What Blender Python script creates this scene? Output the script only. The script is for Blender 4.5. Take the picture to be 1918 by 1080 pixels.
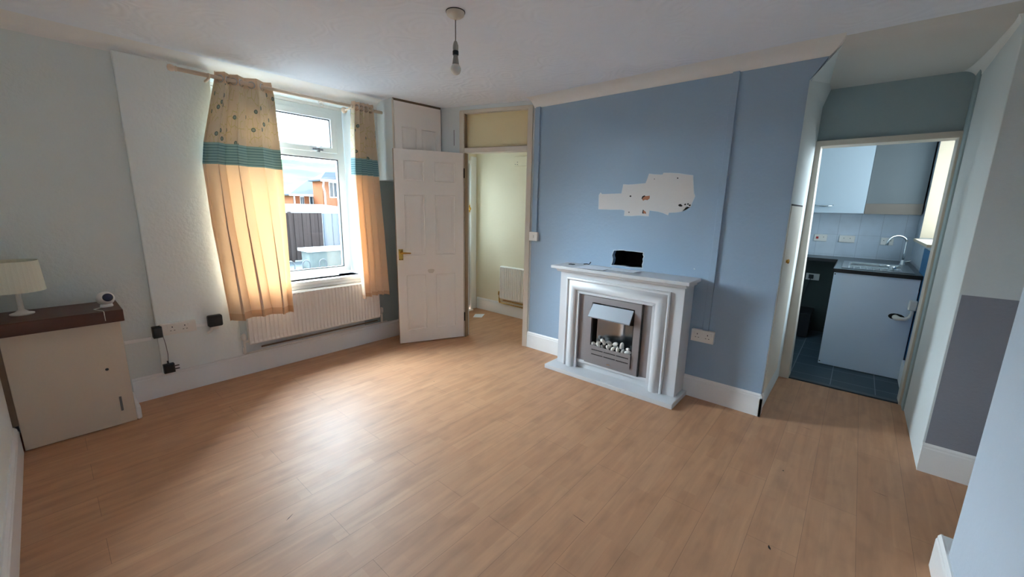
import bpy, bmesh, math, random
from mathutils import Vector, Matrix, geometry, noise
random.seed(7)
for o in list(bpy.data.objects): bpy.data.objects.remove(o)
S = bpy.context.scene
COL = S.collection

# ---------------------------------------------------------------- camera
cam_d = bpy.data.cameras.new('camera'); cam = bpy.data.objects.new('camera', cam_d); COL.objects.link(cam)
yaw, pitch, roll = 0.864659213, -0.199793012, 0.0202771650
cy_, sy_, cp_, sp_ = math.cos(yaw), math.sin(yaw), math.cos(pitch), math.sin(pitch)
fw = Vector((sy_*cp_, cy_*cp_, sp_)); rt = Vector((cy_, -sy_, 0)); up = rt.cross(fw)
r2 = math.cos(roll)*rt + math.sin(roll)*up; u2 = -math.sin(roll)*rt + math.cos(roll)*up
mw = Matrix((r2, u2, -fw)).transposed().to_4x4(); mw.translation = Vector((0, 0, 1.5))
cam.matrix_world = mw
cam_d.sensor_width = 36; cam_d.lens = 36*750.72/1918; cam_d.clip_start = 0.02; cam_d.clip_end = 600
S.camera = cam

# ---------------------------------------------------------------- view, world, daylight
S.view_settings.view_transform = 'Standard'; S.view_settings.look = 'None'
S.view_settings.gamma = 1.0; S.view_settings.use_curve_mapping = False
S.view_settings.exposure = 1.03
S.cycles.max_bounces = 14; S.cycles.diffuse_bounces = 12; S.cycles.glossy_bounces = 6; S.cycles.transparent_max_bounces = 16
W = bpy.data.worlds.new('overcast_sky'); S.world = W; W.use_nodes = True
wn = W.node_tree.nodes; wl = W.node_tree.links; wn.clear()
wo = wn.new('ShaderNodeOutputWorld'); wb = wn.new('ShaderNodeBackground')
tc = wn.new('ShaderNodeTexCoord'); sx = wn.new('ShaderNodeSeparateXYZ'); mr = wn.new('ShaderNodeMapRange')
mxw = wn.new('ShaderNodeMix'); mxw.data_type = 'RGBA'
wl.new(tc.outputs['Generated'], sx.inputs[0]); wl.new(sx.outputs['Z'], mr.inputs[0])
mr.inputs[1].default_value = -0.05; mr.inputs[2].default_value = 0.9
wl.new(mr.outputs[0], mxw.inputs[0])
mxw.inputs[6].default_value = (0.92, 0.97, 1.0, 1); mxw.inputs[7].default_value = (0.62, 0.80, 1.0, 1)
wl.new(mxw.outputs[2], wb.inputs[0]); wb.inputs[1].default_value = 3.0
wl.new(wb.outputs[0], wo.inputs[0])
def lamp(name, typ, loc, aim, energy, color, **kw):
    d = bpy.data.lights.new(name, typ); d.energy = energy; d.color = color
    for k, v in kw.items(): setattr(d, k, v)
    o = bpy.data.objects.new(name, d); COL.objects.link(o); o.location = loc
    o.rotation_euler = (Vector(aim)-Vector(loc)).to_track_quat('-Z', 'Y').to_euler()
    return o
# veiled sun: bright wide patch of cloud in front of the house
lamp('veiled_sun', 'SUN', (0, 12, 9), (.9, 0, 2.2), 44.0, (0.76, 0.89, 1.0), angle=math.radians(85))
# added area lamp outside the kitchen window, stands in for sky light
lamp('kitchen_daylight_fill', 'AREA', (6.7, -2.2, 2.6), (5.3, 0.3, .9), 280.0, (0.80, 0.91, 1.0), size=1.2)

# ---------------------------------------------------------------- materials
def mat(name, col, rough=0.6, metal=0.0, bump=0.0, bscale=60.0, var=0.04, vscale=3.0, spec=0.5, stretch=None, detail=4):
    m = bpy.data.materials.new(name); m.use_nodes = True
    nt = m.node_tree; n = nt.nodes; l = nt.links
    b = n['Principled BSDF']; b.inputs['Roughness'].default_value = rough; b.inputs['Metallic'].default_value = metal
    b.inputs['Specular IOR Level'].default_value = spec
    t = n.new('ShaderNodeTexCoord'); src = t.outputs['Object']
    if stretch:
        mp = n.new('ShaderNodeMapping'); mp.inputs['Scale'].default_value = stretch; l.new(src, mp.inputs[0]); src = mp.outputs[0]
    nz = n.new('ShaderNodeTexNoise'); nz.inputs['Scale'].default_value = vscale; nz.inputs['Detail'].default_value = detail
    l.new(src, nz.inputs['Vector'])
    mx = n.new('ShaderNodeMix'); mx.data_type = 'RGBA'
    a = [max(0, c*(1-var)) for c in col]; c2 = [min(1, c*(1+var)) for c in col]
    mx.inputs[6].default_value = (*a, 1); mx.inputs[7].default_value = (*c2, 1)
    l.new(nz.outputs['Fac'], mx.inputs[0]); l.new(mx.outputs[2], b.inputs['Base Color'])
    if bump:
        n2 = n.new('ShaderNodeTexNoise'); n2.inputs['Scale'].default_value = bscale; n2.inputs['Detail'].default_value = 5
        l.new(src, n2.inputs['Vector'])
        bp = n.new('ShaderNodeBump'); bp.inputs['Strength'].default_value = bump; bp.inputs['Distance'].default_value = 0.01
        l.new(n2.outputs['Fac'], bp.inputs['Height']); l.new(bp.outputs[0], b.inputs['Normal'])
    return m
def srgb(r, g, b):
    f = lambda c: (c/255/12.92) if c/255 <= 0.04045 else ((c/255+0.055)/1.055)**2.4
    return (f(r), f(g), f(b))
M = {}
M['wall_pale'] = mat('pale_grey_emulsion', srgb(233, 238, 237), 0.75, bump=0.25, bscale=45, var=0.03)
M['wall_grey'] = mat('cool_grey_emulsion', srgb(220, 226, 224), 0.75, bump=0.25, bscale=45, var=0.03)
M['wall_blue'] = mat('powder_blue_emulsion', srgb(154, 176, 198), 0.7, bump=0.2, bscale=35, var=0.03)
M['wall_white'] = mat('white_emulsion', srgb(214, 221, 223), 0.7, bump=0.2, bscale=35, var=0.03)
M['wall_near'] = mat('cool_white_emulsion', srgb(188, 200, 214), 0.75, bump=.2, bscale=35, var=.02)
M['wall_patchgrey'] = mat('slate_grey_emulsion', srgb(138, 140, 150), 0.8, bump=0.25, bscale=60, var=0.05)
M['wall_bluegrey'] = mat('blue_grey_emulsion', srgb(160, 176, 180), 0.75, bump=0.2, var=0.04)
M['cream_wall'] = mat('cream_emulsion', srgb(232, 222, 198), 0.7, bump=0.25, bscale=25, var=0.03)
M['cream_board'] = mat('cream_gloss_board', srgb(228, 212, 168), 0.5, var=0.03)
M['gloss_white'] = mat('white_gloss_paint', srgb(240, 240, 240), 0.35, bump=0.1, bscale=25, var=0.03)
M['gloss_cream'] = mat('aged_cream_gloss', srgb(214, 204, 190), 0.4, bump=0.1, bscale=25, var=0.05)
M['door_paint'] = mat('warm_white_door_paint', srgb(240, 232, 224), 0.45, bump=0.12, bscale=30, var=0.02, stretch=(6, 6, .6))
M['upvc'] = mat('white_upvc', srgb(232, 238, 240), 0.3, var=0.01)
M['gasket'] = mat('dark_rubber_gasket', srgb(60, 66, 72), 0.6)
M['rad'] = mat('white_radiator_enamel', srgb(238, 232, 226), 0.35, var=0.02)
M['plastic'] = mat('white_plastic', srgb(232, 228, 222), 0.35, var=0.01)
M['black'] = mat('black_plastic', (0.012, 0.013, 0.016), 0.4, var=0.1)
M['dark'] = mat('dark_gap', (0.015, 0.013, 0.012), 0.9, var=0.2)
M['darkwood'] = mat('dark_stained_wood', srgb(88, 48, 32), 0.35, bump=0.1, var=0.25, vscale=4, stretch=(1, 12, 12))
M['barewood'] = mat('bare_timber_edge', srgb(150, 125, 100), 0.7, bump=0.3, var=0.25, vscale=8, stretch=(4, 4, 1))
M['brown_trim'] = mat('brown_timber_trim', srgb(120, 100, 82), 0.7, var=0.15)
M['cabinet'] = mat('cream_cabinet_paint', srgb(218, 202, 182), 0.5, bump=0.1, var=0.03)
M['brass'] = mat('polished_brass', srgb(205, 160, 80), 0.25, metal=1.0, var=0.06, vscale=20)
M['chrome'] = mat('chrome', (0.75, 0.78, 0.8), 0.12, metal=1.0, var=0.02)
M['steel'] = mat('brushed_steel', srgb(150, 147, 150), 0.45, metal=0.5, var=0.06, vscale=6, stretch=(1, 1, 40))
M['steel_bright'] = mat('polished_steel', srgb(170, 178, 186), 0.18, metal=1.0, var=0.04)
M['sinksteel'] = mat('stainless_sink', srgb(150, 160, 165), 0.28, metal=0.9, var=0.05)
M['hood'] = mat('silver_hood_paint', srgb(165, 172, 180), 0.45, metal=0.5, var=0.03)
M['pebble'] = mat('white_pebble', srgb(232, 226, 218), 0.6, bump=0.2, bscale=80, var=0.06, vscale=30)
M['pebble_grey'] = mat('grey_pebble', srgb(150, 146, 142), 0.6, bump=0.2, bscale=80, var=0.1, vscale=30)
M['mantel'] = mat('white_surround_paint', srgb(208, 209, 212), 0.4, var=0.015)
M['mantel_side'] = M['mantel']
M['plaster'] = mat('bare_skim_plaster', srgb(212, 208, 206), 0.85, bump=0.15, var=0.03, vscale=6)
M['plaster_edge'] = mat('torn_plaster_edge', srgb(205, 214, 218), 0.85, bump=0.3, var=0.05)
M['brick_bit'] = mat('exposed_brick', srgb(180, 120, 92), 0.9, bump=0.6, bscale=90, var=0.2, vscale=20)
M['cavity'] = mat('sooty_brick_cavity', srgb(45, 32, 26), 0.95, bump=0.6, bscale=40, var=0.4, vscale=12)
M['paper'] = mat('white_paper', srgb(236, 240, 248), 0.7, var=0.01)
M['shade'] = mat('cream_lampshade_cloth', srgb(228, 226, 208), 0.8, bump=0.1, bscale=200, var=0.02)
M['cable'] = mat('grey_flex', srgb(110, 108, 106), 0.5)
M['whitecable'] = mat('white_flex', srgb(225, 220, 212), 0.5)
M['rod'] = mat('cream_wood_rod', srgb(222, 200, 178), 0.45, var=0.03)
M['bulb'] = mat('opal_bulb', srgb(222, 220, 214), 0.3, var=0.01)
M['bulbbody'] = mat('grey_bulb_collar', srgb(160, 160, 152), 0.4, var=0.03)
M['kdoor'] = mat('pale_blue_white_laminate', srgb(184, 200, 212), 0.35, var=0.01)
M['kpanel'] = mat('faded_grey_chipboard', srgb(98, 106, 110), 0.7, var=0.06)
M['kpanelb'] = mat('beige_chipboard_strip', srgb(112, 104, 96), 0.7, var=0.06)
M['kend'] = mat('pale_grey_end_panel', srgb(212, 226, 244), 0.5, var=0.02)
M['worktop'] = mat('dark_laminate_worktop', srgb(60, 72, 78), 0.3, var=0.15, vscale=40)
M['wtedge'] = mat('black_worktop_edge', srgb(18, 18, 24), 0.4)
M['bluepaint'] = mat('bright_blue_paint', srgb(36, 108, 156), 0.6, bump=0.3, bscale=30, var=0.15, vscale=20)
M['kcream'] = mat('cream_reveal_paint', srgb(196, 182, 160), 0.6, var=0.02)
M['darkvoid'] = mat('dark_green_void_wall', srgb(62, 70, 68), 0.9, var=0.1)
M['fence'] = mat('weathered_brown_fence', srgb(78, 68, 66), 0.85, bump=0.4, var=0.3, vscale=3, stretch=(6, 6, .4), spec=0.03)
M['fence2'] = mat('faded_blue_grey_fence', srgb(112, 122, 134), 0.85, bump=0.4, var=0.15, vscale=3, stretch=(6, 6, .4), spec=0.03)
M['concrete'] = mat('pale_concrete', srgb(112, 120, 124), 0.9, bump=0.3, var=0.1, vscale=1, spec=0.03)
M['stone'] = mat('grey_stone_block', srgb(112, 120, 118), 0.9, bump=0.6, bscale=12, var=0.35, vscale=5, spec=0.03)
M['whitepaint'] = mat('white_masonry_paint', srgb(205, 208, 212), 0.8, var=0.02, spec=0.03)
M['slate'] = mat('grey_slate_roof', srgb(66, 72, 80), 0.8, bump=0.3, var=0.1, stretch=(1, 1, 12), spec=0.03)
M['orange_brick'] = mat('orange_brickwork', srgb(132, 82, 58), 0.9, bump=0.3, var=0.15, vscale=6, spec=0.03)
M['housepane'] = mat('house_window_pane', srgb(50, 60, 70), 0.3)
M['hill'] = mat('hillside_grass', srgb(62, 88, 58), 0.95, var=0.5, vscale=0.12, spec=0.03)
M['iron'] = mat('black_iron', srgb(60, 66, 74), 0.5)

def nodes_of(name):
    m = bpy.data.materials.new(name); m.use_nodes = True
    return m, m.node_tree.nodes, m.node_tree.links
def mk_glass():
    m, n, l = nodes_of('window_glass'); n.remove(n['Principled BSDF'])
    o = n['Material Output']; t = n.new('ShaderNodeBsdfTransparent'); g = n.new('ShaderNodeBsdfGlossy'); x = n.new('ShaderNodeMixShader')
    t.inputs[0].default_value = (.95, .98, .98, 1); g.inputs['Roughness'].default_value = .02
    nz = n.new('ShaderNodeTexNoise'); nz.inputs['Scale'].default_value = 3
    mr = n.new('ShaderNodeMapRange'); mr.inputs[3].default_value = .03; mr.inputs[4].default_value = .06
    l.new(nz.outputs['Fac'], mr.inputs[0]); l.new(mr.outputs[0], x.inputs[0])
    l.new(t.outputs[0], x.inputs[1]); l.new(g.outputs[0], x.inputs[2]); l.new(x.outputs[0], o.inputs[0]); return m
M['glass'] = mk_glass()
def mk_frost():
    m, n, l = nodes_of('obscure_door_glass'); n.remove(n['Principled BSDF'])
    o = n['Material Output']; t = n.new('ShaderNodeBsdfTranslucent'); g = n.new('ShaderNodeBsdfTransparent'); x = n.new('ShaderNodeMixShader')
    t.inputs[0].default_value = (.6, .62, .6, 1); g.inputs[0].default_value = (.36, .38, .37, 1)
    nz = n.new('ShaderNodeTexVoronoi'); nz.inputs['Scale'].default_value = 60
    l.new(nz.outputs['Distance'], x.inputs[0])
    l.new(g.outputs[0], x.inputs[1]); l.new(t.outputs[0], x.inputs[2]); l.new(x.outputs[0], o.inputs[0]); return m
M['frost'] = mk_frost()
def mk_floor():
    # three-strip beech laminate boards running along x
    m, n, l = nodes_of('beech_laminate'); b = n['Principled BSDF']
    t = n.new('ShaderNodeTexCoord')
    def brick(w, h, off, mort, c1, c2):
        k = n.new('ShaderNodeTexBrick'); l.new(t.outputs['Object'], k.inputs['Vector'])
        k.inputs['Scale'].default_value = 1; k.inputs['Brick Width'].default_value = w; k.inputs['Row Height'].default_value = h
        k.inputs['Mortar Size'].default_value = mort; k.offset = off; k.inputs['Mortar Smooth'].default_value = .1
        k.inputs['Color1'].default_value = c1; k.inputs['Color2'].default_value = c2; k.inputs['Mortar'].default_value = (0, 0, 0, 1); k.inputs['Bias'].default_value = 0
        return k
    c1 = (*srgb(194, 146, 110), 1); c2 = (*srgb(185, 136, 101), 1)
    strips = brick(0.42, 0.066, 0.37, 0.0, c1, c2)
    board = brick(1.25, 0.198, 0.41, 0.0007, (1, 1, 1, 1), (.93, .92, .9, 1))
    mp = n.new('ShaderNodeMapping'); mp.inputs['Scale'].default_value = (2.2, 26, 1); l.new(t.outputs['Object'], mp.inputs[0])
    g = n.new('ShaderNodeTexNoise'); g.inputs['Scale'].default_value = 1; g.inputs['Detail'].default_value = 6; g.inputs['Distortion'].default_value = .6
    l.new(mp.outputs[0], g.inputs['Vector'])
    gr = n.new('ShaderNodeMapRange'); gr.inputs[1].default_value = .3; gr.inputs[2].default_value = .7; gr.inputs[3].default_value = .89; gr.inputs[4].default_value = 1.09
    l.new(g.outputs['Fac'], gr.inputs[0])
    # cloudy figure and small knots
    mp2 = n.new('ShaderNodeMapping'); mp2.inputs['Scale'].default_value = (5, 11, 1); l.new(t.outputs['Object'], mp2.inputs[0])
    v = n.new('ShaderNodeTexNoise'); v.inputs['Scale'].default_value = 1; v.inputs['Detail'].default_value = 2; l.new(mp2.outputs[0], v.inputs['Vector'])
    vr = n.new('ShaderNodeMapRange'); vr.inputs[1].default_value = .5; vr.inputs[2].default_value = .75; vr.inputs[3].default_value = 1.02; vr.inputs[4].default_value = .85
    l.new(v.outputs['Fac'], vr.inputs[0])
    m1 = n.new('ShaderNodeMath'); m1.operation = 'MULTIPLY'; l.new(gr.outputs[0], m1.inputs[0]); l.new(vr.outputs[0], m1.inputs[1])
    x = n.new('ShaderNodeMix'); x.data_type = 'RGBA'; x.blend_type = 'MULTIPLY'; x.inputs[0].default_value = 1
    l.new(strips.outputs['Color'], x.inputs[6]); l.new(m1.outputs[0], x.inputs[7])
    x2 = n.new('ShaderNodeMix'); x2.data_type = 'RGBA'; x2.blend_type = 'MULTIPLY'; x2.inputs[0].default_value = .6
    l.new(x.outputs[2], x2.inputs[6]); l.new(board.outputs['Color'], x2.inputs[7]); l.new(x2.outputs[2], b.inputs['Base Color'])
    b.inputs['Roughness'].default_value = .42; b.inputs['Specular IOR Level'].default_value = .6
    rr = n.new('ShaderNodeTexNoise'); rr.inputs['Scale'].default_value = 6; l.new(t.outputs['Object'], rr.inputs['Vector'])
    rm = n.new('ShaderNodeMapRange'); rm.inputs[3].default_value = .48; rm.inputs[4].default_value = .58; l.new(rr.outputs['Fac'], rm.inputs[0]); l.new(rm.outputs[0], b.inputs['Roughness'])
    bp = n.new('ShaderNodeBump'); bp.inputs['Strength'].default_value = .15; bp.inputs['Distance'].default_value = .004
    l.new(g.outputs['Fac'], bp.inputs['Height']); l.new(bp.outputs[0], b.inputs['Normal'])
    return m
M['laminate'] = mk_floor()
def mk_tiles(name, w, h, c1, c2, mortar, ms, rough, off=0.0, swz=False, swap=None):
    m, n, l = nodes_of(name); b = n['Principled BSDF']; t = n.new('ShaderNodeTexCoord')
    k = n.new('ShaderNodeTexBrick'); src = t.outputs['Object']
    if swap:
        s = n.new('ShaderNodeSeparateXYZ'); c = n.new('ShaderNodeCombineXYZ'); l.new(src, s.inputs[0])
        l.new(s.outputs[swap[0]], c.inputs[0]); l.new(s.outputs[swap[1]], c.inputs[1]); src = c.outputs[0]
    l.new(src, k.inputs['Vector']); k.offset = off
    k.inputs['Scale'].default_value = 1; k.inputs['Brick Width'].default_value = w; k.inputs['Row Height'].default_value = h
    k.inputs['Mortar Size'].default_value = ms; k.inputs['Color1'].default_value = (*c1, 1); k.inputs['Color2'].default_value = (*c2, 1); k.inputs['Mortar'].default_value = (*mortar, 1)
    nz = n.new('ShaderNodeTexNoise'); nz.inputs['Scale'].default_value = 8; nz.inputs['Detail'].default_value = 5; l.new(t.outputs['Object'], nz.inputs['Vector'])
    r = n.new('ShaderNodeMapRange'); r.inputs[3].default_value = .75; r.inputs[4].default_value = 1.2; l.new(nz.outputs['Fac'], r.inputs[0])
    x = n.new('ShaderNodeMix'); x.data_type = 'RGBA'; x.blend_type = 'MULTIPLY'; x.inputs[0].default_value = .6
    l.new(k.outputs['Color'], x.inputs[6]); l.new(r.outputs[0], x.inputs[7]); l.new(x.outputs[2], b.inputs['Base Color'])
    b.inputs['Roughness'].default_value = rough
    bp = n.new('ShaderNodeBump'); bp.inputs['Strength'].default_value = .4; bp.inputs['Distance'].default_value = .004; bp.invert = True
    l.new(k.outputs['Fac'], bp.inputs['Height']); l.new(bp.outputs[0], b.inputs['Normal']); return m
M['slate_tiles'] = mk_tiles('slate_floor_tiles', .305, .305, srgb(62, 78, 88), srgb(50, 66, 78), srgb(130, 140, 145), .003, .45)
M['ktiles'] = mk_tiles('white_wall_tiles', .2, .25, srgb(205, 215, 226), srgb(200, 211, 224), srgb(178, 188, 200), .002, .25, swap=('Y', 'Z'))
M['ktiles_s'] = mk_tiles('white_wall_tiles_side', .2, .25, srgb(205, 215, 226), srgb(200, 211, 224), srgb(178, 188, 200), .002, .25, swap=('X', 'Z'))
def mk_ceiling():
    m, n, l = nodes_of('swirled_textured_ceiling'); b = n['Principled BSDF']; t = n.new('ShaderNodeTexCoord')
    b.inputs['Roughness'].default_value = .75
    nz = n.new('ShaderNodeTexNoise'); nz.inputs['Scale'].default_value = 2.5; l.new(t.outputs['Object'], nz.inputs['Vector'])
    ad = n.new('ShaderNodeMix'); ad.data_type = 'RGBA'; ad.blend_type = 'LINEAR_LIGHT'; ad.inputs[0].default_value = .12
    l.new(t.outputs['Object'], ad.inputs[6]); l.new(nz.outputs['Color'], ad.inputs[7])
    v = n.new('ShaderNodeTexVoronoi'); v.inputs['Scale'].default_value = 4.2; l.new(ad.outputs[2], v.inputs['Vector'])
    s = n.new('ShaderNodeMath'); s.operation = 'MULTIPLY'; s.inputs[1].default_value = 30; l.new(v.outputs['Distance'], s.inputs[0])
    si = n.new('ShaderNodeMath'); si.operation = 'SINE'; l.new(s.outputs[0], si.inputs[0])
    v2 = n.new('ShaderNodeMath'); v2.operation = 'MULTIPLY_ADD'; v2.inputs[1].default_value = .16; l.new(si.outputs[0], v2.inputs[0]); l.new(v.outputs['Distance'], v2.inputs[2])
    bp = n.new('ShaderNodeBump'); bp.inputs['Strength'].default_value = .35; bp.inputs['Distance'].default_value = .012
    l.new(v2.outputs[0], bp.inputs['Height']); l.new(bp.outputs[0], b.inputs['Normal'])
    x = n.new('ShaderNodeMix'); x.data_type = 'RGBA'; x.inputs[6].default_value = (*srgb(230, 235, 244), 1); x.inputs[7].default_value = (*srgb(237, 241, 249), 1)
    l.new(nz.outputs['Fac'], x.inputs[0]); l.new(x.outputs[2], b.inputs['Base Color']); return m
M['ceiling'] = mk_ceiling()
M['ceil_shaded'] = mat('shaded_smooth_ceiling', srgb(212, 210, 206), .8, bump=.1, var=.03)  # greyer than the main ceiling: shade of the recess put into the colour
M['coving'] = mat('off_white_coving', srgb(234, 232, 230), .65, var=.02)
def mk_curtain():
    # UV: u = cloth width in metres, v = height above floor in metres
    m, n, l = nodes_of('banded_curtain_cloth'); b = n['Principled BSDF']; o = n['Material Output']
    uv = n.new('ShaderNodeUVMap'); s = n.new('ShaderNodeSeparateXYZ'); l.new(uv.outputs[0], s.inputs[0])
    def math_(op, a, bb=None, c=None):
        k = n.new('ShaderNodeMath'); k.operation = op
        for i, q in enumerate((a, bb, c)):
            if q is None: continue
            if isinstance(q, (int, float)): k.inputs[i].default_value = q
            else: l.new(q, k.inputs[i])
        return k.outputs[0]
    def mix(f, a, c, bt='MIX'):
        k = n.new('ShaderNodeMix'); k.data_type = 'RGBA'; k.blend_type = bt
        if isinstance(f, (int, float)): k.inputs[0].default_value = f
        else: l.new(f, k.inputs[0])
        for i, q in ((6, a), (7, c)):
            if isinstance(q, tuple): k.inputs[i].default_value = (*q, 1)
            else: l.new(q, k.inputs[i])
        return k.outputs[2]
    v = s.outputs['Y']
    # leaf-vein outline pattern on the top
    vo = n.new('ShaderNodeTexVoronoi'); vo.feature = 'DISTANCE_TO_EDGE'; vo.voronoi_dimensions = '2D'; vo.inputs['Scale'].default_value = 20
    mpv = n.new('ShaderNodeMapping'); mpv.inputs['Scale'].default_value = (1.3, .75, 1); l.new(uv.outputs[0], mpv.inputs[0]); l.new(mpv.outputs[0], vo.inputs['Vector'])
    vein = math_('LESS_THAN', vo.outputs['Distance'], .055)
    vn = n.new('ShaderNodeTexNoise'); vn.inputs['Scale'].default_value = 6; l.new(uv.outputs[0], vn.inputs['Vector'])
    vein = math_('MULTIPLY', vein, math_('GREATER_THAN', vn.outputs['Fac'], .47))
    # dots
    vd = n.new('ShaderNodeTexVoronoi'); vd.voronoi_dimensions = '2D'; vd.inputs['Scale'].default_value = 8.5; vd.inputs['Randomness'].default_value = .85; l.new(uv.outputs[0], vd.inputs['Vector'])
    dot = math_('LESS_THAN', vd.outputs['Distance'], .14)
    ring = math_('SUBTRACT', dot, math_('LESS_THAN', vd.outputs['Distance'], .09))
    sc = n.new('ShaderNodeSeparateColor'); l.new(vd.outputs['Color'], sc.inputs[0])
    dot = math_('MULTIPLY', dot, math_('GREATER_THAN', sc.outputs[0], .5))
    ring = math_('MULTIPLY', ring, math_('GREATER_THAN', sc.outputs[0], .5))
    base_top = srgb(222, 208, 186)
    top = mix(vein, base_top, srgb(206, 196, 146)); top = mix(dot, top, srgb(140, 158, 150)); top = mix(ring, top, srgb(92, 112, 112))
    header = mix(math_('GREATER_THAN', v, 2.375), top, srgb(222, 196, 168))
    tuck = math_('GREATER_THAN', math_('SINE', math_('MULTIPLY', v, 2*math.pi/.021)), .55)
    band = mix(tuck, srgb(150, 190, 196), srgb(98, 142, 152))
    peach = srgb(238, 218, 194)
    c = mix(math_('GREATER_THAN', v, 1.775), peach, band)
    c = mix(math_('GREATER_THAN', v, 1.935), c, header)
    hem = math_('LESS_THAN', v, .585)
    c = mix(hem, c, srgb(222, 192, 160))
    l.new(c, b.inputs['Base Color']); b.inputs['Roughness'].default_value = .8
    tr = n.new('ShaderNodeBsdfTranslucent')
    tcol = mix(1.0, c, srgb(255, 210, 166), 'MULTIPLY'); l.new(tcol, tr.inputs[0])
    ms = n.new('ShaderNodeMixShader'); 
    lowr = math_('LESS_THAN', v, 1.775)
    fac = math_('MULTIPLY_ADD', lowr, .10, .05)
    l.new(fac, ms.inputs[0]); l.new(b.outputs[0], ms.inputs[1]); l.new(tr.outputs[0], ms.inputs[2]); l.new(ms.outputs[0], o.inputs[0])
    nz = n.new('ShaderNodeTexNoise'); nz.inputs['Scale'].default_value = 25; l.new(uv.outputs[0], nz.inputs['Vector'])
    bp = n.new('ShaderNodeBump'); bp.inputs['Strength'].default_value = .2; bp.inputs['Distance'].default_value = .01; l.new(nz.outputs['Fac'], bp.inputs['Height'])
    l.new(bp.outputs[0], b.inputs['Normal']); return m
M['curtain'] = mk_curtain()

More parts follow.
